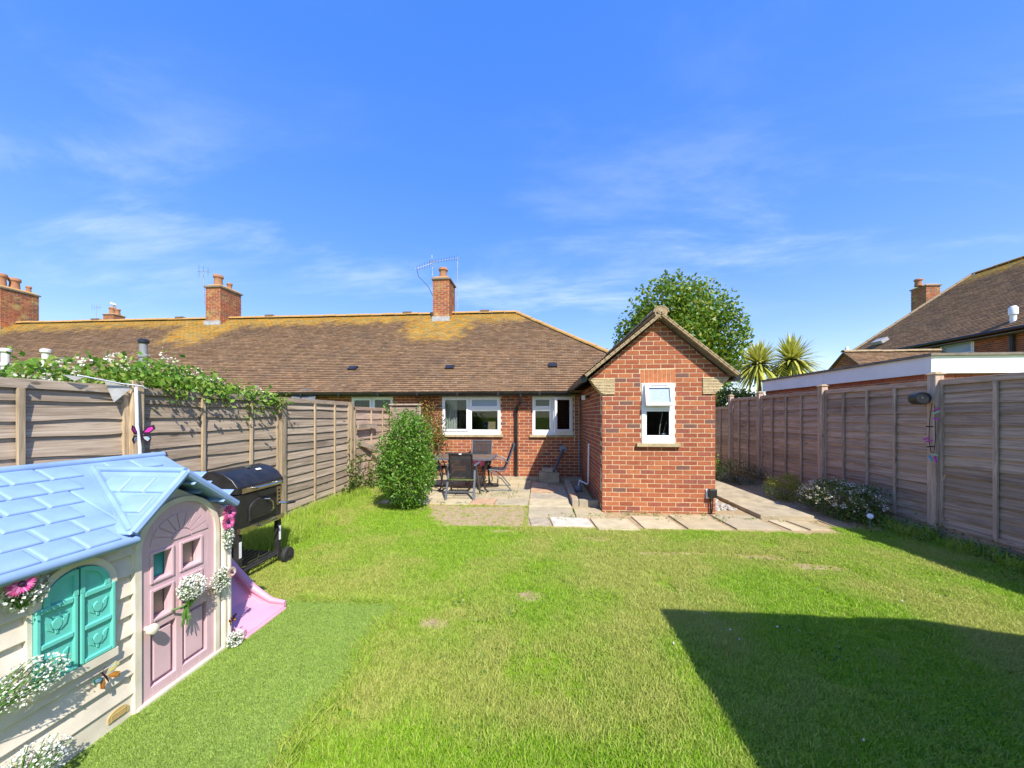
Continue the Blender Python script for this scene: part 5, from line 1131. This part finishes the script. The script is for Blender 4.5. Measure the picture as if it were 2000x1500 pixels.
# ivy at the end of the pale fence
iv = thing('ivy', 'dark ivy creeping up the end post of the pale fence', 'ivy', (-3.7, 7.2, 0))
ip = [np.array([-3.72 + random.uniform(0, .1), 7.15 + random.uniform(-.5, .75), 0]) + RNG.normal(size=(14, 3))*np.array([.03, .07, .07]) + np.array([0, 0, abs(random.gauss(0, .42))]) for _ in range(48)]
ip = np.concatenate(ip); ip = ip[(ip[:, 2] > .01) & (ip[:, 2] < 1.15)]; leaves('foliage', ip, .06, 'leaf_shrub', iv, None, .8, kind='stuff')
st = MB(); limb_tree(st, (-3.74, 7.2, 0), [(-3.74, 7.0, .6), (-3.74, 7.4, .9), (-3.74, 7.7, .6)], .008, 5); st.build('stems', 'bark', iv)
def shrub(name, label, c, r, n, size, m, fl=None, nf=0, fsize=.022, clump=40, wid=.5, cs=.16, kindname='shrub'):
    tt = thing(name, label, kindname, (c[0], c[1], 0), None)
    a, o_ = ellip(n, c, r, .5, clump, cs); b, o2 = ellip(n//2, c, [q*.95 for q in r], .7); P = np.concatenate([a, b]); O = np.concatenate([o_, o2]); kk = P[:, 2] > .01
    leaves('foliage', P[kk], size, m, tt, O[kk], wid, kind='stuff')
    if fl:
        cc = unit(RNG.normal(size=(nf, 3))); cc[:, 2] = np.abs(cc[:, 2])*.9; q = (np.array(c) + cc*np.array(r)*1.02)[:, None, :] + RNG.normal(size=(nf, 12, 3))*.022; q = q.reshape(-1, 3); leaves('blossom', q[q[:, 2] > .03], fsize, fl, tt, None, .9, kind='stuff')
    st = MB(); limb_tree(st, (c[0], c[1], -.01), [(c[0] + random.uniform(-.6, .6)*r[0], c[1] + random.uniform(-.6, .6)*r[1], c[2] + random.uniform(-.2, .6)*r[2]) for _ in range(9)], .014, 6); st.build('stems', 'bark', tt)
shrub('shrub', 'low bright yellow-green mound shrub in the shaded bed', (4.6, 7.25, .2), (.36, .42, .3), 3200, .03, 'leaf_lime', clump=60, wid=.3)
shrub('shrub', 'white flowering shrub leaning on the shaded fence', (4.72, 6.15, .25), (.42, .62, .34), 3000, .045, 'leaf_shrub', 'petal_cream', 120, .022)
shrub('shrub', 'dark heathery shrub in the corner by the side path', (4.6, 8.9, .25), (.5, .7, .36), 3600, .035, 'leaf_dark', None, 0, wid=.3)
shrub('shrub', 'pale speckled leafy shrub between outhouse and dark shrub', (4.28, 9.6, .3), (.28, .35, .36), 900, .05, 'leaf_lime')
wd = []
for _ in range(150):
    y = random.uniform(3.0, 6.0); c = np.array([5.1 - abs(random.gauss(0, .2)) - (.25 if y > 5.2 else 0), y, .03]); wd.append(c + np.abs(RNG.normal(size=(16, 3)))*np.array([.06, .06, .055])*(1 if y < 5 else 1.6))
o = leaves('weeds', np.concatenate(wd), .045, 'leaf_weed', None, None, .5); o['kind'] = 'stuff'; o['label'] = 'low leafy weeds along the foot of the shaded fence'
wd = []
for _ in range(110):
    q = random.random(); x, y = ((random.uniform(-.2, 4), random.gauss(5.75, .1)) if q < .3 else (random.uniform(1.0, 2.9), random.uniform(5.9, 6.06)) if q < .55 else (random.uniform(-2.2, -.2), random.gauss(6.38, .05)) if q < .75 else (random.uniform(-1.4, -.4), random.uniform(6.9, 7.6)))
    wd.append(np.array([x, y, .02]) + np.abs(RNG.normal(size=(12, 3)))*np.array([.05, .03, .018]))
o = leaves('slab_weeds', np.concatenate(wd), .03, 'leaf_weed', None, None, .35); o['kind'] = 'stuff'; o['label'] = 'tufts of weeds between the paving slabs'

def tree(name, label, base, c, r, n, size, m, seed, ncl, trunk_r, cat='tree', cs=.13, group=None):
    tt = thing(name, label, cat, base, group); rs = np.random.default_rng(seed)
    cc = unit(rs.normal(size=(ncl, 3)))*rs.uniform(.42, 1.03, (ncl, 1)); cc[:, 2] *= np.where(cc[:, 2] < 0, .8, 1); w = rs.uniform(.4, 1.6, ncl); w /= w.sum(); k = rs.choice(ncl, n, p=w)
    q_ = cc[k] + rs.normal(size=(n, 3))*cs; q_ = q_[np.linalg.norm(q_, axis=1) < 1.14]; P = np.array(c) + q_*np.array(r)
    leaves('crown', P, size, m, tt, None, .75, .25, kind='stuff')
    mb = MB(); fork = (base[0]*.6 + c[0]*.4, base[1]*.6 + c[1]*.4, max(base[2] + .5, c[2] - r[2]*.75)); mb.tube([base, (base[0], base[1], fork[2]*.5), fork, (c[0], c[1], c[2] + r[2]*.3)], [trunk_r, trunk_r*.85, trunk_r*.7, trunk_r*.2], 9)
    limb_tree(mb, fork, [tuple(np.array(c) + q*np.array(r)*.9) for q in cc[:34]], trunk_r*.4, seed); mb.build('trunk', 'bark', tt, True)
tree('tree', 'rounded broadleaf tree with yellowing leaves behind the outhouse', (6.3, 17, 0), (6.25, 17, 4.75), (2.55, 2.3, 3.0), 24000, .165, 'leaf_tree', 11, 115, .22, cs=.135)
tree('conifer', 'dark green conifer peeping over the outhouse roof', (3.9, 18, 0), (3.85, 18, 3.4), (.85, .8, 1.85), 3500, .14, 'leaf_conifer', 12, 60, .14)
tree('low_tree', 'leafy low tree below the palm-like plants', (6.3, 13.5, 0), (6.5, 13.6, 1.9), (1.3, 1.0, .95), 3800, .12, 'leaf_shrub', 13, 60, .1)
tree('hedge_shrub', 'pale green shrub behind the far end of the shaded fence', (5.4, 14, 0), (5.5, 14, 1.7), (.8, .8, .75), 2200, .11, 'leaf_lime', 14, 40, .08, 'shrub')
def cordyline(x, y, z, label, r=.85, n=380):
    tt = thing('cordyline', label, 'plant', (x, y, 0), 'palm-like plants behind the garage'); V = []; Q = []
    for k in range(n):
        a = random.uniform(0, 2*PI); el = random.uniform(-.75, 1.45); L_ = r*random.uniform(.75, 1.15); h = Vector((math.cos(a)*math.cos(el), math.sin(a)*math.cos(el), math.sin(el))); sd = h.cross(Vector((0, 0, 1))).normalized()
        i_ = len(V); nseg = 4
        for s_ in range(nseg + 1):
            q = s_/nseg; c = Vector((x, y, z)) + h*L_*q + Vector((0, 0, -.42*q*q*L_*(1 - max(0, el)/1.7))); w = .044*(1 - q)**.6 + .002; V += [tuple(c + sd*w), tuple(c - sd*w)]
        Q += [[i_+2*s_, i_+2*s_+1, i_+2*s_+3, i_+2*s_+2] for s_ in range(nseg)]
    np_mesh('crown', np.array(V), np.array(Q), 'leaf_cordyline', tt, 'stuff')
    MB().tube([(x + .1, y, 0), (x + .05, y, z*.5), (x, y, z)], [.1, .08, .06], 8).build('trunk', 'trunk_pale', tt, True)
cordyline(6.85, 12, 3.2, 'yellow-green palm-like plant nearer the outhouse')
cordyline(7.9, 12.1, 3.3, 'yellow-green palm-like plant nearer the garage roof', .92, 400)

# ------------------------------------------------------------------ neighbours on the right
ga = thing('garage', 'flat roofed brick garage with deep white fascia beyond the fence', 'garage', (8, 8, 0))
gx0, gy0, gy1, gx1 = 5.98, 6.05, 10.3, 12.5
MB().box(gx0 + .06, gx1, gy0 + .06, gy1 - .06, 0, 2.3).build('wall', 'mortar', ga)
b = MB()
for pl in bricks_of(rect(gy0 + .05, gy1 - .05, 1.8, 2.28), [], 1.8): b.prism(pl, lambda u, v, d: (gx0 + .05 - d, u, v), 0, -.03)
for pl in bricks_of(rect(gx0 + .05, 9.5, 1.8, 2.28), [], 1.8): b.prism(pl, lambda u, v, d: (u, gy0 + .05 - d, v), 0, -.03)
b.build('brickwork', 'brick_i', ga, kind='stuff')
y = gy0
for k in range(2): MB().box(gx0, gx0 + .022, y, y + 2.12, 2.25, 2.515).build('fascia_board', 'fascia_white', ga); y += 2.127
x = gx0 + .024
for k in range(2): MB().box(x, x + 3.2, gy0 - .002, gy0 + .02, 2.25, 2.515).build('fascia_board', 'fascia_white', ga); x += 3.206
MB().box(gx0 - .04, gx1, gy0 - .04, gy1 + .03, 2.517, 2.555).build('roof', 'fascia_edge', ga)
nh = thing('neighbour_house', 'two storey brick house with long brown tiled roof beyond the garage', 'house', (20, 15, 0))
NX, NZ, NR, NRZ, NYF, NYR, NY0 = 17.0, 4.8, 21.9, 8.75, 22.0, 20.2, 4.0
fN = lambda u, v, d: (NX + .4 - d, u, v); NW = (16.0, 17.25, 4.12, 4.68)
plate(MB(), rect(NY0, NYF - .4, 0, NZ), [NW], fN, -.012, -.3).box(NX + .72, 27, NYF - .7, NYF - .4, 0, NZ).build('wall', 'mortar', nh)
b = MB()
for pl in bricks_of(rect(9.5, NYF - .4, 2.9, NZ), [NW], 2.9): b.prism(pl, fN, random.uniform(-.002, .002), -.03)
b.build('brickwork', 'brick_i', nh, kind='stuff')
window(nh, fN, *NW, None, [(NW[0] + .03, NW[1] - .03, NW[2] + .03, NW[3] - .03, 'frosted')], sill=False)
r_ = MB(); r_.hexa([(NX, NY0, NZ - .06), (NX, NYF, NZ - .06), (NR, NYR, NRZ - .06), (NR, NY0, NRZ - .06)], [(NX, NY0, NZ), (NX, NYF, NZ), (NR, NYR, NRZ), (NR, NY0, NRZ)])
r_.hexa([(26.8, NY0, NZ - .06), (26.8, NYF, NZ - .06), (NR + .004, NYR, NRZ - .06), (NR + .004, NY0, NRZ - .06)], [(26.8, NY0, NZ), (26.8, NYF, NZ), (NR + .004, NYR, NRZ), (NR + .004, NY0, NRZ)]); r_.face([(NX, NYF + .004, NZ), (26.8, NYF + .004, NZ), (NR, NYR + .004, NRZ)])
nr = r_.build('roof', 'roof_plain', nh); SLn = math.hypot(NR - NX, NRZ - NZ); dyn = NYF - NYR
tiles(MB(), (NX - .03, NY0, NZ - .01), (0, 1, 0), (NR - NX, 0, NRZ - NZ), NYF - NY0, SLn, gauge=.115, w=.19, keep=lambda a, s: a < NYF - NY0 - s/SLn*dyn).build('roof_tiles', 'roof_far', nr, kind='stuff')
ridge_run(nh, (NR, NYR, NRZ + .02), (NR, NY0, NRZ + .02), m='ridge_lichen'); ridge_run(nh, (NR, NYR, NRZ + .02), (NX, NYF, NZ + .02), m='tile_clay', name='hip_tile', seg=.35)
MB().tube([(NX - .05, NY0, NZ - .06), (NX - .05, NYF, NZ - .06)], .06, 8).build('gutter', 'plastic_black', nh, True); MB().box(NX + .0, NX + .39, NY0, NYF - .41, NZ - .2, NZ - .17).build('soffit', 'fascia_edge', nh)
MB().tube([(NX + .32, 14.76, NZ - .15), (NX + .32, 14.76, 0)], .07, 8).build('downpipe', 'plastic_black', nh, True)
chimney(nh, 20.5, 21.2, 21.0, 21.8, 5.4, 8.5, [(20.4, 21.3, .16, .38)], flash=False)
def nroof(y, q): return Vector((NX + (NR - NX)*q, y, NZ + (NRZ - NZ)*q))
for y, q, nm, m_, sz in ((20.3, .14, 'roof_vent', 'lead', .28), (14.7, .06, 'flue_cowl', 'plastic_white', .12), (21.7, .02, 'flue_cowl', 'plastic_white', .09)):
    c = nroof(y, q); b = MB(); (b.obox(c + Vector((-.08, 0, .12)), (.16, 0, .1), (0, sz, 0), (-.05, 0, .07)) if nm == 'roof_vent' else b.lathe([(sz*.7, -.1), (sz*.7, .25), (sz, .27), (sz, .5), (sz*.6, .58)], c, 12)); b.build(nm, m_, nh, True)
sh2 = thing('side_building', 'small gabled tiled outbuilding between garage and tall house', 'outbuilding', (14, 16, 0))
sx0, sx1, syr, szr, sze, shw = 12.9, 16.9, 16.6, 4.3, 3.1, 1.5
MB().box(sx0 + .1, sx1, syr - shw + .15, syr + shw - .15, 0, sze).prism([(syr - shw + .15, sze), (syr + shw - .15, sze), (syr, szr - .08)], lambda u, v, d: (sx0 + .1 + d, u, v), 0, .2).build('wall', 'mortar', sh2)
b = MB()
for pl in bricks_of([(syr - shw + .15, 2.2), (syr + shw - .15, 2.2), (syr + shw - .15, sze), (syr, szr - .1), (syr - shw + .15, sze)], [], 2.2): b.prism(pl, lambda u, v, d: (sx0 + .09 - d, u, v), 0, -.03)
b.build('brickwork', 'brick_i', sh2, kind='stuff')
b = MB()
for e in (syr - shw, syr + shw): b.hexa([(sx0, e, sze - .05), (sx1, e, sze - .05), (sx1, syr, szr - .05), (sx0, syr, szr - .05)], [(sx0, e, sze), (sx1, e, sze), (sx1, syr, szr), (sx0, syr, szr)])
r2 = b.build('roof', 'roof_plain', sh2); tiles(MB(), (sx0, syr - shw - .02, sze - .01), (1, 0, 0), (0, shw, szr - sze), sx1 - sx0, math.hypot(shw, szr - sze)).build('roof_tiles', 'roof_plain', r2, kind='stuff')
ridge_run(sh2, (sx0, syr, szr + .02), (sx1, syr, szr + .02), m='tile_clay')
fs = thing('far_shed', 'grey roofed shed just visible behind the fence end', 'shed', (5.9, 15.5, 0)); MB().box(5.3, 7.2, 15.2, 17, 0, 2.0).build('wall', 'fence_r', fs); b = MB()
b.hexa([(5.15, 15.0, 1.98), (6.25, 15.0, 2.5), (6.25, 17.2, 2.5), (5.15, 17.2, 1.98)], [(5.15, 15.0, 2.03), (6.25, 15.0, 2.55), (6.25, 17.2, 2.55), (5.15, 17.2, 2.03)]); b.hexa([(7.35, 15.0, 1.98), (6.252, 15.0, 2.5), (6.252, 17.2, 2.5), (7.35, 17.2, 1.98)], [(7.35, 15.0, 2.03), (6.252, 15.0, 2.55), (6.252, 17.2, 2.55), (7.35, 17.2, 2.03)]); b.build('roof', 'felt', fs)
# far house with gull
fh = thing('far_house', 'distant house whose chimney shows above the terrace ridge', 'house', (-34, 26, 0)); MB().box(-39, -29, 23, 31, 0, 5).build('wall', 'brick_i', fh); b = MB()
b.hexa([(-39.4, 22.6, 4.95), (-28.6, 22.6, 4.95), (-28.6, 27, 8.2), (-39.4, 27, 8.2)], [(-39.4, 22.6, 5), (-28.6, 22.6, 5), (-28.6, 27, 8.25), (-39.4, 27, 8.25)]); b.hexa([(-39.4, 31.4, 4.95), (-28.6, 31.4, 4.95), (-28.6, 27.01, 8.2), (-39.4, 27.01, 8.2)], [(-39.4, 31.4, 5), (-28.6, 31.4, 5), (-28.6, 27.01, 8.25), (-39.4, 27.01, 8.25)]); b.build('roof', 'roof_plain', fh)
FX, FYc = -33.9, 26.6
fcz = 9.55
chimney(fh, FX - .4, FX + .5, FYc - .4, FYc + .4, 7.3, fcz, [(FX - .1, FYc, .2, .6), (FX + .35, FYc, .17, .45)], flash=False)
aerial(fh, (FX - 1.5, FYc, 8.0), (FX - 1.5, FYc, 10.6), [(FX - 1.95, FYc, 10.3), (FX - 1.05, FYc, 10.25)], 4, .5)
gu = thing('gull', 'white gull perched on the distant chimney pot', 'bird', (FX - .1, FYc, fcz + .72)); gz = fcz + .72
MB().tube([(FX - .3, FYc, gz + .3), (FX - .2, FYc, gz + .32), (FX - .12, FYc, gz + .22), (FX + .05, FYc, gz + .17), (FX + .25, FYc, gz + .1)], [.04, .075, .1, .13, .04], 10).build('body', 'gull_white', gu, True)
MB().tube([(FX - .05, FYc - .08, gz + .2), (FX + .15, FYc - .07, gz + .16), (FX + .38, FYc - .02, gz + .08)], [.05, .06, .02], 8).build('wing', 'gull_grey', gu, True); MB().tube([(FX - .33, FYc, gz + .3), (FX - .42, FYc, gz + .27)], [.02, .006], 6).build('beak', 'beak', gu); MB().tube([(FX, FYc, gz + .1), (FX, FYc, gz - .03)], .012, 5).build('leg', 'beak', gu)

# ------------------------------------------------------------------ turf mat and grass
BP = [(-.1, 3.22, .13, .07), (1.32, 4.32, .2, .05), (1.75, 4.36, .16, .04), (2.9, 4.05, .22, .08), (-.82, 2.75, .1, .07), (.73, 4.78, .16, .08), (-.5, 5.0, .14, .06), (2.45, 4.3, .3, .07)]
BP = [(a, b, c*1.5, d*1.6) for a, b, c, d in BP]
for x, y, rx, ry in BP:
    pb = MB(); pb.face([(x + rx*math.cos(2*PI*k/22)*random.uniform(.65, 1.15), y + ry*math.sin(2*PI*k/22)*random.uniform(.65, 1.15), .004) for k in range(22)]); o = structure(pb.build('bare_patch', 'soil')); o['label'] = 'small bare earth patch worn into the lawn'; o['group'] = 'bare patches in the lawn'
tm = MB(); rim = [(-3.5, .6), (-1.2, .6)] + [(-1.17 + .03*math.sin(y*7) + random.uniform(-.015, .015), y) for y in np.linspace(.7, 2.9, 24)] + [(-1.2, 2.98)] + [(x, 2.97 + .012*math.sin(x*9)) for x in np.linspace(-1.35, -3.5, 16)]
tm.face([(x, y, .012) for x, y in rim]); turf = tag(tm.build('turf_mat', 'turf_base', None), 'flat artificial grass mat under the toy playhouse', 'turf mat')
def vnoise(x, y, f, seed):
    rs = np.random.default_rng(seed); G = rs.random((64, 64)); xi = x*f + 100; yi = y*f + 100; a = np.floor(xi).astype(int); b = np.floor(yi).astype(int); u = xi - a; v = yi - b; u = u*u*(3 - 2*u); v = v*v*(3 - 2*v)
    g_ = lambda i, j: G[i % 64, j % 64]
    return (g_(a, b)*(1 - u) + g_(a + 1, b)*u)*(1 - v) + (g_(a, b + 1)*(1 - u) + g_(a + 1, b + 1)*u)*v
def tuft(name, n, rad, h0, h1, w, m, lean):
    V = []; Q = []
    for _ in range(n):
        a = random.uniform(0, 2*PI); r0 = rad*math.sqrt(random.random()); x, y = r0*math.cos(a), r0*math.sin(a); h = random.uniform(h0, h1); b = random.uniform(0, 2*PI); ln = random.uniform(.1, 1)*lean*h; dx, dy = math.cos(b)*ln, math.sin(b)*ln; c = random.uniform(0, PI); sx, sy = math.cos(c)*w/2, math.sin(c)*w/2; i_ = len(V)
        V += [(x - sx, y - sy, -.003), (x + sx, y + sy, -.003), (x + sx*.8 + dx*.35, y + sy*.8 + dy*.35, h*.6), (x - sx*.8 + dx*.35, y - sy*.8 + dy*.35, h*.6), (x + dx + sx*.15, y + dy + sy*.15, h), (x + dx - sx*.15, y + dy - sy*.15, h)]
        Q += [(i_, i_+1, i_+2, i_+3), (i_+3, i_+2, i_+4, i_+5)]
    me = bpy.data.meshes.new(name); me.from_pydata(V, [], Q); me.materials.append(MATS[m]); return bpy.data.objects.new(name, me)
def scatter(name, P, tint, scl, tufts, label):
    me = bpy.data.meshes.new(name); n = len(P); me.vertices.add(n); me.vertices.foreach_set('co', P.astype(np.float32).ravel())
    me.attributes.new('tint', 'FLOAT', 'POINT').data.foreach_set('value', tint.astype(np.float32)); me.attributes.new('scl', 'FLOAT', 'POINT').data.foreach_set('value', scl.astype(np.float32))
    ro = np.stack([RNG.uniform(-.12, .12, n), RNG.uniform(-.12, .12, n), RNG.uniform(0, 2*PI, n)], 1); me.attributes.new('rot', 'FLOAT_VECTOR', 'POINT').data.foreach_set('vector', ro.astype(np.float32).ravel()); me.update()
    ob = bpy.data.objects.new(name, me); COL.objects.link(ob); ob['kind'] = 'stuff'; ob['label'] = label
    col = bpy.data.collections.new(name + '_source')
    for q in tufts: col.objects.link(q)
    ng = bpy.data.node_groups.new(name, 'GeometryNodeTree'); ng.interface.new_socket('Geometry', in_out='INPUT', socket_type='NodeSocketGeometry'); ng.interface.new_socket('Geometry', in_out='OUTPUT', socket_type='NodeSocketGeometry')
    gi = ng.nodes.new('NodeGroupInput'); go = ng.nodes.new('NodeGroupOutput'); mp_ = ng.nodes.new('GeometryNodeMeshToPoints'); ci = ng.nodes.new('GeometryNodeCollectionInfo'); ip_ = ng.nodes.new('GeometryNodeInstanceOnPoints')
    ci.inputs['Collection'].default_value = col; ci.inputs['Separate Children'].default_value = True; ci.inputs['Reset Children'].default_value = True; ip_.inputs['Pick Instance'].default_value = True
    a1 = ng.nodes.new('GeometryNodeInputNamedAttribute'); a1.data_type = 'FLOAT_VECTOR'; a1.inputs[0].default_value = 'rot'; er = ng.nodes.new('FunctionNodeEulerToRotation'); a2 = ng.nodes.new('GeometryNodeInputNamedAttribute'); a2.data_type = 'FLOAT'; a2.inputs[0].default_value = 'scl'
    lk = ng.links.new; lk(gi.outputs[0], mp_.inputs[0]); lk(mp_.outputs[0], ip_.inputs['Points']); lk(ci.outputs[0], ip_.inputs['Instance']); lk(a1.outputs[0], er.inputs[0]); lk(er.outputs[0], ip_.inputs['Rotation']); lk(a2.outputs[0], ip_.inputs['Scale']); lk(ip_.outputs[0], go.inputs[0])
    ob.modifiers.new('scatter', 'NODES').node_group = ng
    return ob
th = math.atan(54/712); ct, st_ = math.cos(th), math.sin(th)
n = 330000; X = RNG.uniform(-4, 5.15, n); Y = RNG.uniform(1.2, 8.6, n); d = -X*st_ + Y*ct; l = X*ct + Y*st_
ok = (d > 1.45) & (np.abs(l/np.maximum(d, .1)) < 1.5)
edge = .05*np.sin(Y*9) + RNG.normal(0, .025, n)
ok &= ~((X < -1.17 + edge) & (Y < 2.98 + RNG.normal(0, .02, n)))
e2 = RNG.normal(0, .05, n) + .08*(vnoise(X, Y, 3, 5) - .5)
ins = np.ones(n, bool)
for (xa, ya), (xb, yb) in zip(SOIL, SOIL[1:] + SOIL[:1]): ins &= ((xb - xa)*(Y - ya) - (yb - ya)*(X - xa)) > .02 + e2*.8
ok &= ~(ins & (RNG.random(n) > .025))
ok &= ~((X > -.19) & (X < 4.1) & (Y > 5.2 + e2*.7)); ok &= ~((X > -2.95) & (Y > 6.36 + e2*.5)); ok &= ~((X <= -2.95) & (Y > 7.9)); ok &= ~((X > 3.9) & (Y > 5.5 + e2))
bare = vnoise(X, Y, 1.7, 1)*.5 + vnoise(X, Y, 4.3, 2)*.3 + vnoise(X, Y, 9, 3)*.2
ok &= RNG.random(n) < np.clip(1.25 - (bare - .62)*9, .12, 1); ok &= RNG.random(n) < np.clip(3.6/np.maximum(d, .5), .38, 1)
for x, y, rx, ry in BP: ok &= ~((((X - x)/rx)**2 + ((Y - y)/ry)**2 < .9 + RNG.normal(0, .35, n)) & (RNG.random(n) > .12))
X, Y, d, bare = X[ok], Y[ok], d[ok], bare[ok]
dry = np.clip((vnoise(X, Y, .9, 7)*.55 + vnoise(X, Y, 3.1, 8)*.3 + vnoise(X, Y, 8, 9)*.15 - .40)*3.4, 0, 1)
scatter('lawn_grass', np.stack([X, Y, np.zeros_like(X)], 1), np.clip(dry + RNG.normal(0, .12, len(X)), 0, 1), RNG.uniform(.7, 1.25, len(X))*np.clip(.85 + d*.05, .9, 1.3), [tuft('grass_tuft', 16, .03, .009, random.choice((.024, .028, .036)), .0045, 'grass', 1.0) for _ in range(7)], 'short mown grass blades of the lawn')
n = 60000; X = RNG.uniform(-2.6, -1.15, n); Y = RNG.uniform(1.15, 2.98, n); d = -X*st_ + Y*ct; l = X*ct + Y*st_; ok = (d > 1.3) & (l/d > -1.5) & (X < -1.18 + .03*np.sin(Y*7)) & ((X > -2.14) | (Y > 2.38)); X, Y = X[ok], Y[ok]
scatter('turf_pile', np.stack([X, Y, np.full_like(X, .012)], 1), RNG.uniform(0, 1, len(X)), RNG.uniform(.75, 1.2, len(X)), [tuft('turf_tuft', 14, .016, .008, .017, .0028, 'turf_blade', 1.2) for _ in range(5)], 'short plastic pile of the artificial grass mat')
# ragged lawn edge along the mat
X = np.concatenate([RNG.normal(-1.16, .035, 900) + .03*np.sin(np.linspace(.7, 2.95, 900)*7), RNG.uniform(-2.1, -1.15, 420)]); Y = np.concatenate([np.linspace(.9, 2.98, 900), RNG.normal(3.0, .02, 420)])
scatter('edge_grass', np.stack([X, Y, np.zeros_like(X)], 1), np.clip(RNG.normal(.45, .35, len(X)), 0, 1), RNG.uniform(.5, 1.25, len(X)), [tuft('edge_tuft', 11, .035, .02, .065, .0045, 'grass', 1.3) for _ in range(4)], 'ragged grass edge overlapping the artificial mat')
# taller unmown tufts near the barbecue and fence foot
n = 1500; X = np.concatenate([RNG.normal(-3.45, .22, n), RNG.normal(-3.7, .12, 900), RNG.uniform(4.8, 5.12, 350)]); Y = np.concatenate([RNG.normal(4.35, .35, n), RNG.uniform(4.4, 7.3, 900), RNG.uniform(2.6, 6, 350)]); ok = (X > -3.82) & (X < 5.13) & ((X < -2.9) | (X > 4)); X, Y = X[ok], Y[ok]
scatter('tall_grass', np.stack([X, Y, np.zeros_like(X)], 1), RNG.uniform(0, .5, len(X)), RNG.uniform(.6, 1.3, len(X)), [tuft('long_tuft', 12, .03, .07, .17, .006, 'grass', .6) for _ in range(4)], 'longer unmown grass at the foot of the fences')
cv = np.concatenate([np.array([random.uniform(-2.5, 4.6), random.uniform(1.6, 5.1), .012]) + RNG.normal(size=(random.randint(15, 70), 3))*np.array([.09, .07, .004]) for _ in range(150)])
cv = cv[(cv[:, 2] > .004) & ((cv[:, 0] > -1.1) | (cv[:, 1] > 3.1)) & ((cv[:, 0] > -.1) | (cv[:, 1] < 5.0))]
o = leaves('clover', cv, .024, 'leaf_weed', None, None, .85, .1, 3); o['kind'] = 'stuff'; o['label'] = 'clover and broad leaved weeds growing in the lawn'
# daisies scattered in the shaded lawn
dp_ = np.array([[1.25 + random.uniform(-.4, .9), random.uniform(1.7, 3.0), .035] for _ in range(8)] + [[random.uniform(-1, 3.5), random.uniform(2, 5), .035] for _ in range(5)])
o = leaves('lawn_daisies', np.repeat(dp_, 4, 0) + RNG.normal(size=(len(dp_)*4, 3))*.003, .014, 'petal_white', None, None, .9); o['kind'] = 'stuff'; o['label'] = 'tiny white daisies dotted in the lawn'
